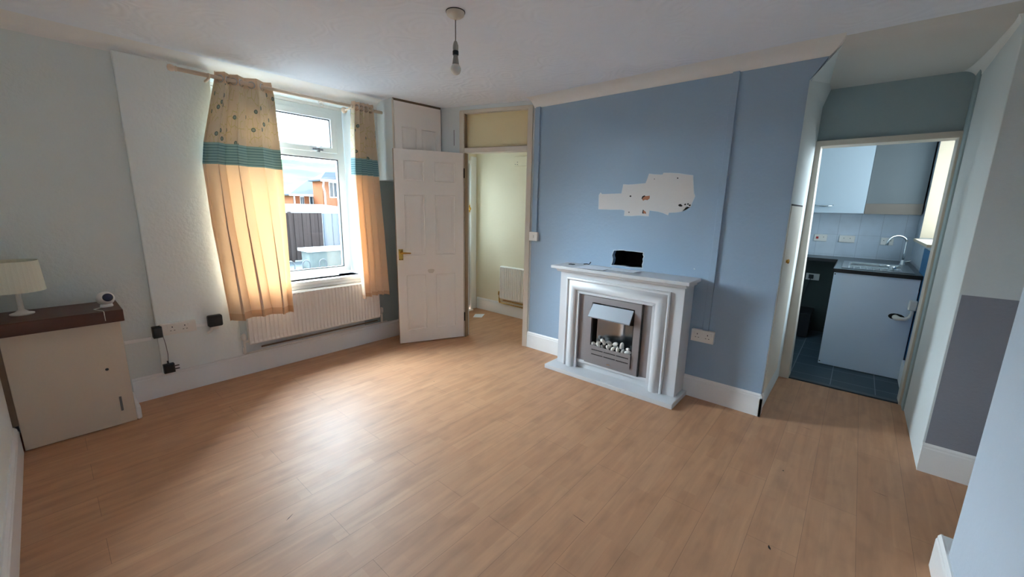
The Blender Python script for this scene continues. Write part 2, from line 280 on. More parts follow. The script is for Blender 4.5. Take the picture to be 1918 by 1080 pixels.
# ---------------------------------------------------------------- geometry helpers
class MB:
    def __init__(s): s.v = []; s.f = []; s.m = []; s.cur = 0
    def add(s, vs, fs):
        k = len(s.v); s.v += [tuple(p) for p in vs]; s.f += [tuple(i+k for i in f) for f in fs]; s.m += [s.cur]*len(fs); return s
    def box(s, x0, x1, y0, y1, z0, z1):
        x0, x1 = sorted((x0, x1)); y0, y1 = sorted((y0, y1)); z0, z1 = sorted((z0, z1))
        return s.add([(x0,y0,z0),(x1,y0,z0),(x1,y1,z0),(x0,y1,z0),(x0,y0,z1),(x1,y0,z1),(x1,y1,z1),(x0,y1,z1)],
                     [(0,3,2,1),(4,5,6,7),(0,1,5,4),(1,2,6,5),(2,3,7,6),(3,0,4,7)])
    def obox(s, O, d, s0, s1, t0, t1, z0, z1):
        # box along unit direction d from ground point O; t along the left-hand normal (-dy, dx)
        n = (-d[1], d[0]); P = lambda a, b, z: (O[0]+d[0]*a+n[0]*b, O[1]+d[1]*a+n[1]*b, z)
        return s.add([P(s0,t0,z0),P(s1,t0,z0),P(s1,t1,z0),P(s0,t1,z0),P(s0,t0,z1),P(s1,t0,z1),P(s1,t1,z1),P(s0,t1,z1)],
                     [(0,3,2,1),(4,5,6,7),(0,1,5,4),(1,2,6,5),(2,3,7,6),(3,0,4,7)])
    def ring_loft(s, rings, close=True, cap=True):
        k = len(rings[0]); vs = [p for r in rings for p in r]; fs = []
        for i in range(len(rings)-1):
            for j in range(k if close else k-1):
                a = i*k+j; b = i*k+(j+1) % k; fs.append((a, b, b+k, a+k))
        if cap and close:
            fs.append(tuple(range(k))[::-1]); fs.append(tuple((len(rings)-1)*k+j for j in range(k)))
        return s.add(vs, fs)
    def tube(s, pts, r, n=10, cap=True):
        pts = [Vector(p) for p in pts]; rs = r if isinstance(r, (list, tuple)) else [r]*len(pts)
        rings = []; pu = None
        for i, p in enumerate(pts):
            t = (pts[min(i+1, len(pts)-1)]-pts[max(i-1, 0)]).normalized()
            if pu is None: pu = t.orthogonal().normalized()
            u = (pu-t*pu.dot(t)); u = u.normalized() if u.length > 1e-6 else t.orthogonal().normalized(); pu = u; w = t.cross(u)
            rings.append([tuple(p+(u*math.cos(a)+w*math.sin(a))*rs[i]) for a in [2*math.pi*j/n for j in range(n)]])
        return s.ring_loft(rings, True, cap)
    def lathe(s, c, prof, n=24, axis='z'):
        rings = []
        for r, h in prof:
            ring = []
            for j in range(n):
                a = 2*math.pi*j/n; x, y = r*math.cos(a), r*math.sin(a)
                ring.append((c[0]+x, c[1]+y, c[2]+h) if axis == 'z' else (c[0]+h, c[1]+x, c[2]+y) if axis == 'x' else (c[0]+x, c[1]+h, c[2]+y))
            rings.append(ring)
        return s.ring_loft(rings)
    def extr(s, prof, p0, p1, ax, up=(0, 0, 1)):
        # extrude 2D profile (a along ax, b along up) from p0 to p1
        r = [[tuple(Vector(p)+Vector(ax)*a+Vector(up)*b) for a, b in prof] for p in (p0, p1)]
        return s.ring_loft(r)
    def sheet_holes(s, outer, holes, P, t0, t1):
        # slab with holes: 2D loops mapped by P(a, b, t)
        loops = [outer]+list(holes); flat = [p for L in loops for p in L]
        tris = geometry.tessellate_polygon([[Vector((a, b, 0)) for a, b in L] for L in loops])
        N = len(flat)
        s.add([P(a, b, t0) for a, b in flat]+[P(a, b, t1) for a, b in flat], [])
        k = len(s.v)-2*N; fs = []
        for t in tris: fs.append(tuple(k+i for i in t)); fs.append(tuple(k+N+i for i in reversed(t)))
        q = 0
        for L in loops:
            for i in range(len(L)):
                a = q+i; b = q+(i+1) % len(L); fs.append((k+a, k+b, k+N+b, k+N+a))
            q += len(L)
        s.f += fs; s.m += [s.cur]*len(fs); return s
    def build(s, name, m, parent=None, bevel=0, smooth=False, seg=2):
        me = bpy.data.meshes.new(name)
        off = Vector((0, 0, 0)); inv = None
        if parent is not None:
            q = parent; Mx = Matrix.Identity(4)
            while q is not None: Mx = q.matrix_basis @ Mx; q = q.parent
            inv = Mx.inverted()
        vs = [tuple(inv @ Vector(v)) for v in s.v] if inv is not None else s.v
        me.from_pydata(vs, [], s.f)
        for x in (m if isinstance(m, (list, tuple)) else [m]): me.materials.append(x)
        for p, i in zip(me.polygons, s.m): p.material_index = i
        bm = bmesh.new(); bm.from_mesh(me); bmesh.ops.recalc_face_normals(bm, faces=bm.faces); bm.to_mesh(me); bm.free()
        o = bpy.data.objects.new(name, me); COL.objects.link(o)
        if parent is not None: o.parent = parent
        if smooth:
            for p in me.polygons: p.use_smooth = True
        if bevel:
            b = o.modifiers.new('bevel', 'BEVEL'); b.width = bevel; b.segments = seg; b.limit_method = 'ANGLE'; b.angle_limit = math.radians(40)
        return o
def split_build(mb, name, m, parent, bevel=0, smooth=False):
    # every loose piece becomes a part of its own
    n_ = len(mb.v); par = list(range(n_))
    def find(i):
        while par[i] != i: par[i] = par[par[i]]; i = par[i]
        return i
    for f in mb.f:
        for k in f[1:]: par[find(k)] = find(f[0])
    g = {}
    for f in mb.f: g.setdefault(find(f[0]), []).append(f)
    out = []
    for fs in g.values():
        idx = sorted({k for f in fs for k in f}); mp = {k: i for i, k in enumerate(idx)}
        out.append(MB().add([mb.v[k] for k in idx], [tuple(mp[k] for k in f) for f in fs]).build(name, m, parent, bevel, smooth))
    return out
def tag(o, label=None, cat=None, group=None, kind=None):
    if label: o['label'] = label
    if cat: o['category'] = cat
    if group: o['group'] = group
    if kind: o['kind'] = kind
    return o
def thing(name, label, cat, loc=(0, 0, 0), rotz=0, group=None):
    o = bpy.data.objects.new(name, None); COL.objects.link(o); o.location = loc; o.rotation_euler = (0, 0, rotz)
    o.empty_display_size = .1
    bpy.context.view_layer.update() if False else None
    o.matrix_basis = Matrix.Translation(loc) @ Matrix.Rotation(rotz, 4, 'Z')
    return tag(o, label, cat, group)
def struct(name, mb, m, label=None, cat=None, bevel=0, smooth=False):
    return tag(mb.build(name, m, None, bevel, smooth), label, cat, None, 'structure')
def auto_smooth(o, ang=40):
    for p in o.data.polygons: p.use_smooth = True
    o.data.set_sharp_from_angle(angle=math.radians(ang)); return o

# ---------------------------------------------------------------- room shell
XW, YN, XE, YS = -.27, 3.95, 3.325, -.46      # west wall, window wall, chimney wall, near south wall
ZC = 2.53; ZV = 2.455                          # ceiling height, underside of coving
fl = struct('floor', MB().box(-.6, 4.36, -1.8, 4.6, -.12, 0), M['laminate'], 'beech laminate floor laid in strips across the living room', 'floor')
struct('floor', MB().box(4.36, 6.7, -.9, 2.3, -.12, -.002), M['slate_tiles'], 'dark slate tiled floor of the kitchen beyond the doorway', 'floor')
for x_, y_, a_, l_, w_ in [(1.97,.103,.3,.03,.010),(2.676,.137,.0,.012,.008),(2.387,1.125,1.4,.06,.003),(.597,1.902,.5,.05,.0035),(1.535,.845,1.45,.09,.0025),(2.80,-.295,1.45,.07,.0025),(3.36,.08,1.4,.06,.003),(2.05,2.62,.2,.012,.006),(.734,3.368,.3,.012,.006)]:
    c_, s_ = math.cos(a_), math.sin(a_)
    P_ = [(-l_/2,-w_*.3),(-l_*.1,-w_/2),(l_/2,-w_*.1),(l_*.3,w_*.4),(-l_*.2,w_/2)]
    mb = MB().add([(x_+a*c_-b*s_, y_+a*s_+b*c_, .0006) for a, b in P_], [(0, 1, 2, 3, 4)]); mb.build('floor_chip', M['dark'], fl)
# main ceiling with soft step down into recess
mb = MB().box(-.6, 3.25, -1.8, 4.6, ZC, ZC+.12)
mb.add([(3.25,.38,ZC),(3.25,4.6,ZC),(4.3,4.6,ZC),(4.3,.38,ZC),(3.25,.38,ZC+.12),(3.25,4.6,ZC+.12),(4.3,4.6,ZC+.12),(4.3,.38,ZC+.12)],
       [(0,3,2,1),(4,5,6,7),(0,1,5,4),(1,2,6,5),(2,3,7,6),(3,0,4,7)])
struct('ceiling', mb, M['ceiling'], 'white textured ceiling with swirl pattern over the living room', 'ceiling')
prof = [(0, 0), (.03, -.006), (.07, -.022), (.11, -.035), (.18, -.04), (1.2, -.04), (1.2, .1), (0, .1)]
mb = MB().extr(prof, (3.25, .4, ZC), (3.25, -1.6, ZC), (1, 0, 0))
auto_smooth(struct('ceiling', mb, M['ceil_shaded'], 'lower smooth ceiling over the recess in front of the kitchen door', 'ceiling'), 60)
struct('ceiling', MB().box(4.35, 6.9, -1.0, 2.4, 2.50, 2.6), M['wall_white'], 'plain white kitchen ceiling', 'ceiling')

# window wall, with the window opening
def PN(a, b, t): return (a, t, b)
WX0, WX1, WZ0, WZ1 = 1.0, 2.135, .775, 2.43
mb = MB().sheet_holes([(-.6, 0), (3.2, 0), (3.2, 2.6), (-.6, 2.6)], [[(WX0, WZ0), (WX1, WZ0), (WX1, WZ1), (WX0, WZ1)]], PN, YN, YN+.27)
struct('wall_north', mb, M['wall_white'], 'window wall painted pale grey and white, curtains hang on it', 'wall')
# paint areas / boxed-out lining left of window
mb = MB().box(-.3, .462, YN-.004, YN, .0, 2.47)
struct('wall_north', mb, M['wall_grey'], 'cool grey painted strip of window wall above the cream cabinet', 'wall')
mb = MB(); mb.box(.462, WX0-.002, YN-.032, YN, .186, 2.47)
struct('wall_north', mb, M['wall_pale'], 'pale boxed-out lining of window wall between the grey strip and left curtain', 'wall', bevel=.008)
struct('wall_north', MB().box(WX1+.03, 2.95, YN-.004, YN, 0, 1.75), M['wall_bluegrey'], 'blue grey lower wall between right curtain and open door', 'wall')
# west wall and rear
struct('wall_west', MB().box(XW-.2, XW, -.6, 4.2, 0, 2.6), M['wall_pale'], 'pale left wall right beside the camera', 'wall')
# chimney wall with hole
hole = [(1.658,1.006),(1.649,1.03),(1.645,1.063),(1.652,1.08),(1.656,1.097),(1.647,1.12),(1.643,1.137),(1.61,1.141),(1.586,1.144),(1.55,1.147),(1.534,1.144),(1.464,1.145),(1.371,1.142),(1.375,1.125),(1.365,1.109),(1.372,1.09),(1.367,1.067),(1.374,1.04),(1.369,1.01),(1.432,1.008),(1.48,1.004),(1.544,1.01)]
def PE(a, b, t): return (t, a, b)
mb = MB().sheet_holes([(.378, 0), (2.62, 0), (2.62, ZC), (.30, ZC), (.30, 2.447), (.378, 2.33)], [hole], PE, XE, XE+.05)
we = struct('wall_east', mb, M['wall_blue'], 'powder blue chimney wall behind the fireplace', 'wall')
mb = MB()
for a in (1.30, 1.73): mb.box(XE+.05, XE+.4, a-.03, a+.03, .9, 1.25)
mb.box(XE+.05, XE+.4, 1.30, 1.73, .90, .985); mb.box(XE+.05, XE+.4, 1.30, 1.73, 1.17, 1.25); mb.box(XE+.38, XE+.42, 1.30, 1.73, .9, 1.25)
mb.build('cavity', M['cavity'], we)
# torn pale edge round the hole
cc = (1.512, 1.075)
mb = MB(); outer = [(cc[0]+(a-cc[0])*1.045+random.uniform(-.002, .002), cc[1]+(b-cc[1])*1.08+random.uniform(-.002, .002)) for a, b in hole]
mb.sheet_holes(outer, [hole], PE, XE-.0012, XE+.002); mb.build('torn_edge', M['plaster_edge'], we)
pat = [(1.819,1.5),(1.824,1.623),(1.809,1.645),(1.797,1.631),(1.70,1.634),(1.609,1.636),(1.597,1.712),(1.55,1.708),(1.502,1.71),(1.402,1.716),(1.39,1.75),(1.379,1.791),(1.331,1.783),(1.268,1.779),(1.26,1.793),(1.2,1.79),(1.14,1.785),(1.08,1.773),(1.032,1.767),(1.029,1.74),(1.025,1.718),(1.018,1.67),(1.012,1.636),(1.001,1.612),(1.018,1.562),(1.027,1.527),(1.053,1.539),(1.086,1.496),(1.13,1.487),(1.187,1.484),(1.194,1.464),(1.235,1.48),(1.276,1.49),(1.348,1.498),(1.351,1.451),(1.432,1.455),(1.50,1.449),(1.569,1.449),(1.568,1.493),(1.593,1.5),(1.7,1.498)]
mb = MB().sheet_holes(pat, [], PE, XE-.0016, XE+.002)
tag(mb.build('plaster_patch', M['plaster'], we), 'irregular patch of bare whitish plaster')
rim = [(1.4125+(a-1.4125)*1.012, 1.62+(b-1.62)*1.02) for a, b in pat]
MB().sheet_holes(rim, [pat], PE, XE-.0009, XE+.002).build('patch_rim', M['plaster_edge'], we)
mb = MB()
mb.sheet_holes([(1.422,1.59),(1.416,1.608),(1.398,1.617),(1.39,1.613),(1.356,1.617),(1.355,1.595),(1.372,1.581),(1.395,1.584),(1.409,1.575)], [], PE, XE-.0022, XE)
mb.sheet_holes([(1.406,1.474),(1.402,1.501),(1.377,1.484),(1.374,1.468)], [], PE, XE-.0022, XE)
for o in split_build(mb, 'exposed_brick', M['brick_bit'], we): tag(o, 'reddish brick showing through a broken spot')
mb = MB()
for a, b, r in [(1.329,1.749,.004),(1.143,1.75,.006),(1.525,1.613,.009),(1.527,1.478,.006),(1.103,1.541,.014),(1.095,1.538,.01),(1.066,1.549,.008),(1.044,1.552,.007),(1.031,1.543,.008)]:
    mb.sheet_holes([(a+r*random.uniform(.8, 1.1)*math.cos(t*.7), b+r*random.uniform(.6, .95)*math.sin(t*.7)) for t in range(9)], [], PE, XE-.0023, XE)
mb.sheet_holes([(1.425,1.592),(1.419,1.611),(1.40,1.62),(1.396,1.61),(1.412,1.602),(1.417,1.59)], [], PE, XE-.0026, XE)
mb.sheet_holes([(1.409,1.471),(1.405,1.503),(1.398,1.498),(1.401,1.48),(1.393,1.47)], [], PE, XE-.0026, XE)
split_build(mb, 'screw_hole', M['dark'], we)
MB().sheet_holes([(.952,1.052),(.944,1.046),(.938,1.049),(.946,1.057)], [], PE, XE-.0015, XE).build('paint_chip', M['plaster_edge'], we)
MB().box(XE+.05, 4.15, .38, .42, 0, 2.6).build('inner_side', M['wall_white'], we)

# return wall of the recess with flared top corner
mb = MB()
for seg in [((XE+.002, .376, 2.33), (XE+.002, .220, ZC), (4.35, .328, ZC), (4.35, .376, 2.36))]:
    a, b, c, d = seg
    mb.add([a, b, c, d, (XE+.051, .40, 2.33), (XE+.051, .40, ZC), (4.35, .40, ZC), (4.35, .40, 2.36)],
           [(0,1,2,3),(4,5,1,0),(3,2,6,7),(4,0,3,7),(1,5,6,2),(4,7,6,5)])
struct('wall_recess_north', mb, M['wall_white'], 'flared plaster corner at the top of recess side wall', 'wall')
struct('wall_recess_north', MB().box(XE+.052, 4.35, .376, .46, 0, 2.55).box(XE+.002, XE+.052, .376, .3775, 0, 2.335), [M['wall_white']], 'white side wall of chimney facing the kitchen doorway', 'wall')
mb = MB().box(3.36, 4.03, .371, .379, .17, 1.548)
o = struct('wall_recess_north', mb, M['gloss_cream'], 'cream boarded lower panel on the chimney side wall', 'wall', bevel=.002)
MB().box(3.36, 4.03, .374, .379, 1.549, 1.560).build('gap', M['dark'], o)
k = MB().lathe((3.50, .372, 1.155), [(.001, -.022), (.014, -.02), (.017, -.012), (.010, -.004), (.016, 0)], 16, 'y').build('knob', M['brass'], o, smooth=True)

# kitchen door wall (x = 4.35), opening y -0.45 .. 0.33, z < 2.05
mb = MB().sheet_holes([(-.7, 0), (-.455, 0), (-.455, 2.07), (.345, 2.07), (.345, 0), (2.4, 0), (2.4, 2.6), (-.7, 2.6)], [], PE, 4.35, 4.45)
struct('wall_recess_east', mb, M['wall_bluegrey'], 'grey wall over the kitchen doorway', 'wall')
mb = MB().sheet_holes([(-.46, 0), (-.46, 2.09), (.385, 2.09), (.38, 0), (.30, 0), (.34, 2.045), (-.44, 2.045), (-.44, 0)], [], PE, 4.31, 4.47)
mb.box(4.318, 4.332, -.474, -.4605, 0, 2.06)
struct('trim_1', mb, M['gloss_cream'], 'cream painted timber frame around the kitchen doorway', 'door frame', bevel=.004)
struct('trim_2', MB().box(4.33, 4.39, -.44, .30, -.001, .012), M['worktop'], 'dark threshold strip in the kitchen doorway', 'threshold', bevel=.003)
# south side: recess wall, patch wall, alcove, near wall
struct('wall_recess_south', MB().box(3.2515, 4.4, -.6, -.4665, 0, 2.6), M['wall_white'], 'white right wall of recess leading to the kitchen doorway', 'wall', bevel=.008)
struct('wall_recess_south', MB().box(4.2, 4.352, -.472, -.455, .0, 2.5), M['wall_bluegrey'], 'grey strip standing in for corner shade beside right side of kitchen door frame', 'wall', bevel=.006)  # strip added to darken the corner as its shadow would
w = struct('wall_alcove_east', MB().box(3.25, 3.4, -1.8, -.469, 0, 2.6), M['wall_white'], 'white wall with a slate grey painted rectangle low down', 'wall')
MB().box(3.2485, 3.251, -1.6, -.478, .17, 1.078).build('painted_rectangle', M['wall_patchgrey'], w)
struct('wall_alcove_south', MB().box(2.0, 3.4, -1.8, -1.6, 0, 2.6), M['wall_white'], 'wall deep inside the alcove behind the near wall', 'wall')
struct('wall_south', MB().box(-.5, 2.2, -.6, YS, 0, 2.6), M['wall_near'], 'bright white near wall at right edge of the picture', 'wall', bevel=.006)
struct('wall_south', MB().box(2.05, 2.2, -1.8, -.6, 0, 2.6), M['wall_white'], 'hidden side of the alcove behind the near wall', 'wall')

# partition towards the lobby (angled)
D = Vector((-.308, .951)).normalized(); A0 = (3.30, 2.65)
def pbox(mb, s0, s1, t0, t1, z0, z1): return mb.obox(A0, D, s0, s1, t0, t1, z0, z1)   # t>0 is into the room
mb = MB(); pbox(mb, .72, 1.39, -.09, 0, 0, ZC+.02); pbox(mb, -.1, .72, -.09, 0, 2.46, ZC+.02); pbox(mb, -.10, 0, -.09, -.003, 0, 2.46)
struct('wall_northeast', mb, M['wall_white'], 'white partition wall around the lobby doorway', 'wall')
mb = MB()
pbox(mb, -.055, 0, -.1, .012, 0, 2.48); pbox(mb, .72, .775, -.1, .012, 0, 2.48)
pbox(mb, 0, .72, -.1, .006, 2.06, 2.11); pbox(mb, -.05, .77, -.1, .008, 2.455, 2.49)
struct('trim_3', mb, M['gloss_cream'], 'cream white frame with transom rail around the lobby doorway', 'door frame', bevel=.004)
mb = MB(); pbox(mb, 0, .72, -.06, -.045, 2.11, 2.457)
struct('trim_4', mb, M['cream_board'], 'flat cream board filling the space above the transom rail', 'panel')
mb = MB(); pbox(mb, .0, .72, -.044, .001, 2.1095, 2.113); pbox(mb, .712, .7205, -.05, .002, 2.11, 2.455); pbox(mb, .712, .7205, -.06, .0015, .0, 2.06)
struct('trim_5', mb, M['barewood'], 'worn brown timber edges where the paint is chipped in the lobby doorway', 'trim')
# cracks beside the doorway
mb = MB(); pbox(mb, .845, .85, -.01, .001, 2.14, 2.30); 
struct('trim_6', mb, M['dark'], 'thin dark crack in partition wall left of the transom', 'crack')

# lobby
struct('wall_lobby_east', MB().box(4.15, 4.3, 2.5, 4.5, 0, 2.6), M['cream_wall'], 'cream wall of the front lobby behind small radiator', 'wall')
mb = MB().sheet_holes([(2.9, 0), (3.23, 0), (3.23, 2.12), (4.04, 2.12), (4.04, 0), (4.3, 0), (4.3, 2.6), (2.9, 2.6)], [], PN, 4.25, 4.4)
struct('wall_lobby_north', mb, M['cream_wall'], 'cream front wall of lobby around the front door', 'wall')
struct('wall_lobby_west', MB().box(2.95, 3.15, 4.1, 4.3, 0, 2.6), M['cream_wall'], 'corner pier between lobby and window wall', 'wall')
struct('wall_lobby_south', MB().box(3.37, 4.3, 2.45, 2.6, 0, 2.6), M['cream_wall'], 'cream side wall of the lobby behind the chimney', 'wall')

# kitchen shell
struct('wall_kitchen_east', MB().box(6.45, 6.6, -.9, 2.4, 0, 2.6), [M['ktiles']], 'white tiled back wall of the kitchen', 'wall')
struct('wall_kitchen_north', MB().box(4.35, 6.6, 1.9, 2.05, 0, 2.6), M['wall_white'], 'far side wall of the kitchen out of sight', 'wall')
mb = MB().sheet_holes([(4.4, 0), (6.6, 0), (6.6, 2.6), (4.4, 2.6)], [[(4.85, 1.25), (6.0, 1.25), (6.0, 2.33), (4.85, 2.33)]], PN, -.82, -.492)
struct('wall_kitchen_south', mb, [M['ktiles_s']], 'white tiled kitchen wall beside the sink', 'wall')
struct('wall_kitchen_south', MB().box(4.45, 5.36, -.492, -.486, .22, 1.2), M['bluepaint'], 'bright blue painted strip of wall next to sink unit', 'wall')
mb = MB().box(5.994, 6.004, -.80, -.4915, 1.27, 2.33)
struct('window_2', mb, M['kcream'], 'cream painted side reveal of the kitchen window', 'window reveal')
w = struct('window_3', MB().box(4.85, 6.03, -.82, -.45, 1.235, 1.262), M['kcream'], 'cream kitchen window sill above the blue wall', 'window sill', bevel=.004)
mb = MB().sheet_holes([(4.85, 1.262), (6.0, 1.262), (6.0, 2.33), (4.85, 2.33)], [[(4.9, 1.31), (5.4, 1.31), (5.4, 2.28), (4.9, 2.28)], [(5.45, 1.31), (5.95, 1.31), (5.95, 2.28), (5.45, 2.28)]], PN, -.8, -.74)
w = struct('window_4', mb, M['upvc'], 'white frame of the kitchen window', 'window', bevel=.004)
MB().box(4.89, 5.96, -.772, -.768, 1.3, 2.29).build('pane', M['glass'], w)

# ---------------------------------------------------------------- coving and skirting
def cove(p0, p1, ax, name, label, w=.105, h=None):
    h = h or (ZC-ZV)
    pr = [(0, 0), (0, -h)]
    pr += [(w*(1-math.cos(a))*.94+.004, -h+.004+h*.94*math.sin(a)) for a in [i*math.pi/2/8 for i in range(9)]]
    pr += [(w, 0)]
    mb = MB().extr(pr, p0, p1, ax); return auto_smooth(struct(name, mb, M['coving'], label, 'coving'), 35)
cove((XW, YN, ZC), (2.42, YN, ZC), (0, -1, 0), 'trim_7', 'pale coving along the top of window wall', .13)
cove((XE, 2.60, ZC), (XE, .225, ZC), (-1, 0, 0), 'trim_8', 'pale coving along top of the blue chimney wall', .13)
cove((XE+.02, -.468, ZC), (4.35, -.468, ZC-.04), (0, 1, 0), 'trim_9', 'pale coving over the right recess wall', .08)
cove((3.25, -1.6, ZC), (3.25, -.46, ZC), (-1, 0, 0), 'trim_10', 'pale coving at top right corner over the alcove', .09)
_o = [o for o in COL.objects if o.get('label') == 'pale coving along top of the blue chimney wall'][0]
for v in _o.data.vertices:
    if v.co.y < 1: v.co.y = .293-(v.co.z-ZV)/(ZC-ZV)*.072
def skirt(name, label, p0, p1, ax, h=.175, t=.016, m='gloss_white'):
    pr = [(0, 0), (t, 0), (t, h-.03), (t*.8, h-.022), (t*.8, h-.012), (t*.35, h), (0, h)]
    return struct(name, MB().extr(pr, p0, p1, ax), M[m], label, 'skirting board')
skirt('baseboard_north', 'white skirting under the window radiator', (.285, YN, 0), (2.62, YN, 0), (0, -1, 0), .19, .02)
skirt('baseboard_east', 'white skirting on blue wall left of the fireplace', (XE, 2.61, 0), (XE, 2.05, 0), (-1, 0, 0))
skirt('baseboard_east', 'white skirting on blue wall right of the fireplace', (XE, .93, 0), (XE, .364, 0), (-1, 0, 0))
skirt('baseboard_recess', 'white skirting on return wall beside the kitchen door', (XE-.016, .38, 0), (XE+.06, .38, 0), (0, -1, 0))
skirt('baseboard_west', 'white skirting along the left wall beside the camera', (XW, -.4, 0), (XW, 3.60, 0), (1, 0, 0), .17, .02)
skirt('baseboard_alcove', 'white skirting below the slate grey painted rectangle', (3.25, -1.6, 0), (3.25, -.468, 0), (-1, 0, 0), .18, .014)
skirt('baseboard_south', 'white skirting on the near right wall', (2.335, YS, 0), (-.25, YS, 0), (0, 1, 0), .165, .018)
struct('baseboard_south', MB().box(2.2, 2.335, -.6, YS, 0, .165), M['gloss_white'], 'blunt end of the skirting at the corner of near right wall', 'skirting board', bevel=.004)
skirt('baseboard_lobby', 'white skirting below the lobby radiator', (4.15, 4.22, 0), (4.15, 2.6, 0), (-1, 0, 0), .17, .018)

# ---------------------------------------------------------------- living room window
mb = MB(); y0, y1 = 4.10, 4.17
FX0, FX1, FZ0, FZ1 = WX0, WX1-.01, .80, 2.405
TR0, TR1 = 1.935, 2.0
def rect(a, b, c, d): return [(a, c), (b, c), (b, d), (a, d)]
mb.sheet_holes(rect(FX0, FX1, FZ0, FZ1), [rect(FX0+.07, FX1-.07, FZ0+.05, TR0), rect(FX0+.07, FX1-.07, TR1, FZ1-.05)], PN, y0, y1)
w = struct('window_1', mb, M['upvc'], 'white plastic framed window with top opening light', 'window', bevel=.005)
mb = MB(); sx0, sx1, sz0, sz1 = FX0+.06, FX1-.075, 1.99, 2.36
ys0 = y0-.015
mb.sheet_holes(rect(sx0, sx1, sz0, sz1), [rect(sx0+.055, sx1-.055, sz0+.05, sz1-.055)], PN, ys0, y1-.01)
sash = mb.build('opening_sash', M['upvc'], w, bevel=.005)
MB().box(sx0+.03, sx1-.03, y0+.03, y0+.034, sz0+.03, sz1-.03).build('pane', M['glass'], sash)
mb = MB(); i0, i1, j0, j1 = sx0+.055, sx1-.055, sz0+.05, sz1-.055; g = .007
mb.sheet_holes(rect(i0, i1, j0, j1), [rect(i0+g, i1-g, j0+g, j1-g)], PN, y0+.004, y0+.028)
mb.build('gasket', M['gasket'], sash)
mb = MB(); mb.box(1.80, 1.90, ys0-.012, ys0, 2.0, 2.02); mb.box(1.83, 1.86, ys0-.035, ys0-.005, 1.985, 2.025); mb.tube([(1.845, ys0-.03, 2.0), (1.80, ys0-.035, 1.995), (1.76, ys0-.03, 1.99)], .006, 8)
mb.build('handle', M['chrome'], sash, bevel=.002)
i0, i1, j0, j1 = FX0+.07, FX1-.07, FZ0+.05, TR0
MB().box(i0, i1, y0+.03, y0+.034, j0, j1).build('pane', M['glass'], w)
mb = MB(); g = .009
mb.sheet_holes(rect(i0, i1, j0, j1), [rect(i0+g, i1-g, j0+g, j1-g)], PN, y0+.004, y0+.028)
mb.build('gasket', M['gasket'], w)
MB().box(FX0, FX1, 4.09, 4.14, 2.405, 2.43).build('head_strip', M['gloss_white'], w)
mb = MB(); mb.box(WX0-.03, WX1+.03, 3.89, 4.12, .735, .775); mb.box(WX0-.02, WX1+.02, 3.91, 3.95, .70, .735)
mb.build('window_sill', M['gloss_white'], w, bevel=.008)
MB().box(1.35, 1.95, 4.02, 4.1, .776, .783).build('sill_strip', M['upvc'], w)

# ---------------------------------------------------------------- radiators
def radiator(name, label, A, d, wdt, z0, z1, depth, fl, valves, pipes):
    # A ground point at left end on wall face; d unit along; front towards -normal
    t = thing(name, label, 'radiator', (A[0], A[1], 0))
    n = Vector((d[1], -d[0])); P = lambda s, q, z: (A[0]+d[0]*s+n.x*q, A[1]+d[1]*s+n.y*q, z)
    N = int(wdt/fl); rows = [z0, z0+.012, z0+.03, z1-.03, z1-.012, z1]; verts = []; faces = []
    cols = []
    for i in range(N):
        for fr, dp in ((0.0, 0), (.22, 0), (.38, 1), (.84, 1)): cols.append(((i+fr)*wdt/N, dp))
    cols.append((wdt, 0))
    for z, k in zip(rows, (-.012, -.002, 1, 1, -.002, -.012)):
        for s_, dp in cols:
            q = depth+(-.011*dp if k == 1 else 0)+(k if k < 0 else 0)
            verts.append(P(s_, q, z))
    C = len(cols)
    for r in range(5):
        for c in range(C-1): a = r*C+c; faces.append((a, a+1, a+1+C, a+C))
    mb = MB().add(verts, faces)
    mb.build('front_panel', M['rad'], t)
    mb = MB()
    mb.add([P(0, .02, z0), P(wdt, .02, z0), P(wdt, depth-.013, z0), P(0, depth-.013, z0), P(0, .02, z1), P(wdt, .02, z1), P(wdt, depth-.013, z1), P(0, depth-.013, z1)],
           [(0,3,2,1),(4,5,6,7),(0,1,5,4),(1,2,6,5),(2,3,7,6),(3,0,4,7)])
    mb.build('back_body', M['rad'], t, bevel=.004)
    for s_ in valves:
        mb = MB(); zz = z0+.03
        mb.tube([P(s_, depth*.55, z0-.07), P(s_, depth*.55, zz+.01)], .009, 10); sgn = 1 if s_ < wdt/2 else -1
        mb.tube([P(s_, depth*.55, zz), P(s_+sgn*.06, depth*.55, zz)], .011, 10)
        mb.tube([P(s_, depth*.55, zz+.01), P(s_, depth*.55, zz+.02), P(s_, depth*.55, zz+.06), P(s_, depth*.55, zz+.07)], [.012, .02, .018, .01], 12)
        mb.build('valve', M['plastic'] if not pipes == 'copper' else M['brass'], t, smooth=False)
    return t, P
t, P = radiator('radiator', 'wide white ribbed panel radiator under the window', (1.045, YN-.02), (1, 0), 1.25, .287, .70, .085, .033, (-.035, 1.29), 'white')
mb = MB(); mb.tube([P(-.04, .035, .205), P(1.36, .035, .213)], .0085, 10); mb.tube([P(-.04, .035, .205), P(-.04, .035, .26)], .0085, 10); mb.tube([P(1.29, .035, .213), P(1.29, .035, .28)], .0085, 10)
mb.build('pipe', M['plastic'], t, smooth=True)
mb = MB(); mb.tube([P(.1, .02, .235), P(1.25, .02, .24)], .008, 8); mb.build('pipe', M['brown_trim'], t, smooth=True)
t, P = radiator('radiator', 'small white radiator on the cream lobby wall', (4.15, 3.71), (0, -1), .55, .235, .70, .07, .036, (-.03,), 'copper')
mb = MB(); mb.tube([P(-.03, .045, .25), P(-.03, .045, .20), P(.0, .045, .175), P(.03, .04, .17), P(.55, .04, .165)], .008, 8); mb.tube([P(.03, .03, .21), P(.55, .03, .21)], .007, 8)
tag(mb.build('pipe', M['brass'], t, smooth=True), 'bare copper pipe')

